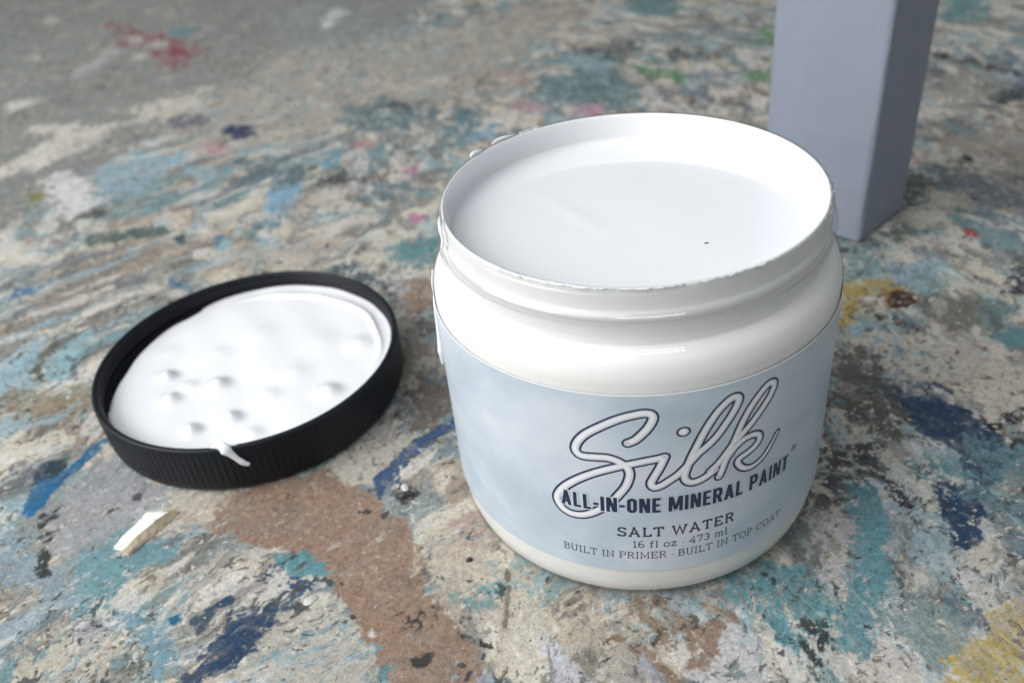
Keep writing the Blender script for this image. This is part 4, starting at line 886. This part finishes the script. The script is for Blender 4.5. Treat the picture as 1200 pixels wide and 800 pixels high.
v, f = blob_tube([lp(-79.5, 44.3, 14.6), lp(-79, 45.4, 16.4), lp(-77.5, 46.8, 16.2), lp(-75.8, 47.1, 14.2), lp(-74.2, 47.15, 12.0), lp(-72.8, 47.15, 10.6), lp(-71.6, 47.1, 10.0)], [1.0, 2.1, 1.8, 1.1, .85, .95, .6], flat=(dirp(-75), .6))
mesh_obj('paint_run', v, f, WET, lid)['label'] = 'short white drip over the edge of the lid'
v, f = blob_tube([lp(-83, 45.2, 16.2), lp(-80, 45.6, 16.5), lp(-75, 45.5, 16.4), lp(-73, 45.0, 16.1)], [.2, .5, .45, .2], flat=((0, 0, 1), .6))
mesh_obj('paint_run', v, f, WET, lid)

# ------------------------------------------------------------------ painted wooden leg
def leg():
    mt, nt, b, _ = new_mat('blue_grey_paint')
    n = noise(nt, 60, 6, .65, mapping=(1, 1, .3)); r = ramp(nt, n.outputs['Fac'], [(.25, (.226, .255, .312)), (.5, (.236, .265, .324)), (.75, (.246, .276, .335))])
    n2 = noise(nt, 160, 5, .7, mapping=(1, 1, .25)); r2 = ramp(nt, n2.outputs['Fac'], [(.70, (1, 1, 1)), (.76, (.6, .57, .54))])
    mx = N(nt, 'ShaderNodeMix', data_type='RGBA', blend_type='MULTIPLY'); mx.inputs['Factor'].default_value = .6
    nt.links.new(r.outputs[0], mx.inputs[6]); nt.links.new(r2.outputs[0], mx.inputs[7]); nt.links.new(mx.outputs[2], b.inputs['Base Color'])
    b.inputs['Roughness'].default_value = .5
    n3 = noise(nt, 500, 4, .6, mapping=(1, 1, .12)); bq = bump(nt, b, n3.outputs['Fac'], .4, .0004)
    n4 = noise(nt, 40, 4, .6); bump(nt, b, n4.outputs['Fac'], .25, .0015, bq); rq = ramp(nt, n4.outputs['Fac'], [(.3, (.38,) * 3), (.7, (.6,) * 3)]); nt.links.new(rq.outputs[0], b.inputs['Roughness'])
    bm = bmesh.new()
    ux = np.array((.77, -.64)); uy = np.array((.64, .77))          # face directions on the bench
    c = np.array((82.0, 115.4))
    w, d, H = 42.0, 34.0, 330.0
    ring = []
    e = 1.9
    loc = [(-w, 0), (-e, 0), (-.45 * e, .12 * e), (-.12 * e, .45 * e), (0, e), (0, d - e), (-e, d), (-w + e, d), (-w, d - e), (-w, e), (-w + e, 0)]
    loc = [(-w + e, 0), (-e, 0), (-.45 * e, .12 * e), (-.12 * e, .45 * e), (0, e), (0, d - e), (-.3 * e, d - .3 * e), (-e, d), (-w + e, d), (-w + .3 * e, d - .3 * e), (-w, d - e), (-w, e), (-w + .3 * e, .3 * e)]
    V = []; F = []
    rg = np.random.default_rng(5)
    zs = [.5, 1.3] + list(np.linspace(6, H - 3, 40)) + [H - .8, H]
    for i, z in enumerate(zs):
        ins = .7 if i == 0 or i == len(zs) - 1 else 0
        for (a, q_) in loc:
            a2 = a + (ins if a < -w / 2 else -ins) + rg.normal(0, .06); q2 = q_ + (ins if q_ < d / 2 else -ins) + rg.normal(0, .06)
            p = c + ux * a2 + uy * q2; V.append((p[0] - 81.5, p[1] - 117.6, z))
    n = len(loc)
    for i in range(len(zs) - 1):
        for k in range(n): F.append((i * n + k, i * n + (k + 1) % n, (i + 1) * n + (k + 1) % n, (i + 1) * n + k))
    F.append(tuple(range(n - 1, -1, -1))); F.append(tuple((len(zs) - 1) * n + k for k in range(n)))
    root = empty('furniture_leg', (81.5, 117.6, 0))
    tag(root, 'square wooden leg painted blue grey, standing on the bench behind the jar', 'leg')
    o = mesh_obj('post', V, F, mt, root, smooth=False)
    # a bare chip in the paint at the bottom of the front edge
    wm = simple_mat('bare_wood', (.23, .19, .15), .7)
    v2 = []
    for dz, da in ((6.5, 0), (8.6, .8), (11.2, .5), (12.0, -.3), (9.5, -.9), (7.4, -.7)):
        p = ux * (-1.25 + da * .7) + uy * (-.10) ; v2.append((p[0], p[1], dz))
    for dz, da in ((6.5, 0), (8.6, .8), (11.2, .5), (12.0, -.3), (9.5, -.9), (7.4, -.7)):
        p = ux * (-1.25 + da * .7) + uy * (.8); v2.append((p[0], p[1], dz))
    f2 = [(0, 1, 2, 3, 4, 5)] + [(k, k + 6, (k + 1) % 6 + 6, (k + 1) % 6) for k in range(6)] + [(11, 10, 9, 8, 7, 6)]
    mesh_obj('bare_chip', v2, f2, wm, root, smooth=False)['label'] = 'chipped spot near the foot of the front edge'
leg()

# ------------------------------------------------------------------ small things on the bench
def wood_chip():
    root = empty('wood_chip', (-130.0, -25.5, 0))
    tag(root, 'pale broken splinter of wood lying on the bench in front of the lid', 'wood chip')
    # long axis from lower left to upper right
    a = np.array((.42, .907)); b = np.array((.907, -.42))
    def P(u, w, z): p = a * u + b * w; return (p[0], p[1], z)
    def block(name, sec, mat):
        V = []; F = []; rg = np.random.default_rng(8); fine = []
        for a_, b_ in zip(sec[:-1], sec[1:]):
            for k in range(4):
                fine.append([tuple(np.array(p) * (1 - k / 4) + np.array(r_) * k / 4 + (rg.normal(0, .10, 3) * (0, 1, .7) if k else 0)) for p, r_ in zip(a_, b_)])
        fine.append(sec[-1]); sec = fine
        for i_, row in enumerate(sec):
            e_ = .9 if i_ in (0, len(sec) - 1) else 0
            V += [P(q_[0] + rg.normal(0, .5) * e_, q_[1], max(0, q_[2])) for q_ in row]
        n = len(sec[0])
        for i in range(len(sec) - 1):
            for k in range(n): F.append((i * n + k, i * n + (k + 1) % n, (i + 1) * n + (k + 1) % n, (i + 1) * n + k))
        F.append(tuple(range(n - 1, -1, -1))); F.append(tuple((len(sec) - 1) * n + k for k in range(n)))
        mesh_obj(name, V, F, mat, root, smooth=False)
    pale = simple_mat('pale_splinter_face', (.80, .78, .73), .7, var=.12, scale=300, bmp=.4, bscale=700)
    tan = simple_mat('tan_splinter_edge', (.58, .48, .35), .75, var=.2, scale=400, bmp=.4, bscale=700)
    block('splinter_face', [[(-8.2, -3.0, .0), (-7.6, 1.3, .0), (-7.4, 1.2, 1.3), (-8.0, -2.8, .9)], [(-4, -3.6, .1), (-4, 1.4, .1), (-4, 1.3, 1.9), (-3.8, -3.4, 1.2)], [(1.5, -4.0, .1), (1.5, 1.6, .1), (1.5, 1.5, 2.1), (1.2, -3.7, 1.3)], [(4.6, -4.6, .1), (5.4, 1.9, .1), (5.6, 1.8, 2.0), (4.4, -4.3, 1.1)], [(6.6, -2.2, .1), (7.4, 2.0, .1), (7.2, 1.9, 1.5), (6.4, -2.0, .8)]], pale)
    block('splinter_edge', [[(-8.6, 1.34, .0), (-7.9, 3.0, .0), (-7.9, 2.6, .9), (-8.6, 1.34, 1.6)], [(-2, 1.5, .05), (-2, 3.2, .05), (-2, 2.8, 1.0), (-2, 1.5, 2.3)], [(4, 1.9, .05), (4, 3.2, .05), (4, 2.9, .9), (4, 1.9, 2.3)], [(8.6, 2.2, .05), (8.9, 2.9, .05), (8.9, 2.7, .5), (8.6, 2.2, 1.1)]], tan)
wood_chip()
def lump(name, loc, rx, ry, rz, mat, seed, label_, cat, ang=0.0):
    rg = np.random.default_rng(seed); V = []; F = []; na, nb = 16, 7
    ph = rg.uniform(0, 6, 4)
    for i in range(nb + 1):
        t = math.pi / 2 * i / nb
        for k in range(na):
            a = 2 * math.pi * k / na
            w = 1 + .13 * math.sin(2 * a + ph[0]) + .09 * math.sin(3 * a + ph[1]) + .05 * math.sin(5 * a + ph[2])
            x, y = rx * w * math.cos(t) * math.cos(a), ry * w * math.cos(t) * math.sin(a)
            V.append((x * math.cos(ang) - y * math.sin(ang), x * math.sin(ang) + y * math.cos(ang), -.35 + (rz + .35) * math.sin(t) * (1 + .1 * math.sin(3 * a + ph[3]))))
    for i in range(nb):
        for k in range(na): F.append((i * na + k, i * na + (k + 1) % na, (i + 1) * na + (k + 1) % na, (i + 1) * na + k))
    o = mesh_obj(name, V, F, mat); o.location = Vector(loc) * MM
    tag(o, label_, cat); return o
DRY = simple_mat('dry_white_paint', (.52, .51, .48), .85, .2, var=.15, bmp=.5)
DARK = simple_mat('dark_dried_paint', (.030, .030, .032), .4, var=.3, bmp=.5, bscale=500)
lump('paint_drop', (93.6, 126.4, 0), 1.9, 1.3, .7, DRY, 1, 'white dried paint drop beside the foot of the blue grey leg', 'paint drop')
lump('paint_drop', (-61.6, -11.6, 0), 2.2, 1.3, 1.3, DARK, 2, 'small black dried paint lump between lid and jar', 'paint drop', .2)
lump('paint_drop', (-62.3, -8.6, 0), 1.2, 1.6, .7, DRY, 7, 'small white dried paint drop just behind the black lump', 'paint drop', .2)
lump('paint_drop', (-40.9, -33.4, 0), 1.0, .8, .7, DARK, 4, 'tiny dark paint blob close to the left foot of the jar', 'paint drop')
lump('paint_drop', (-78.0, -46.6, 0), 2.3, 1.2, .5, DRY, 9, 'off-white dried paint lump near the bottom edge, left of the brown patch', 'paint drop', .5)
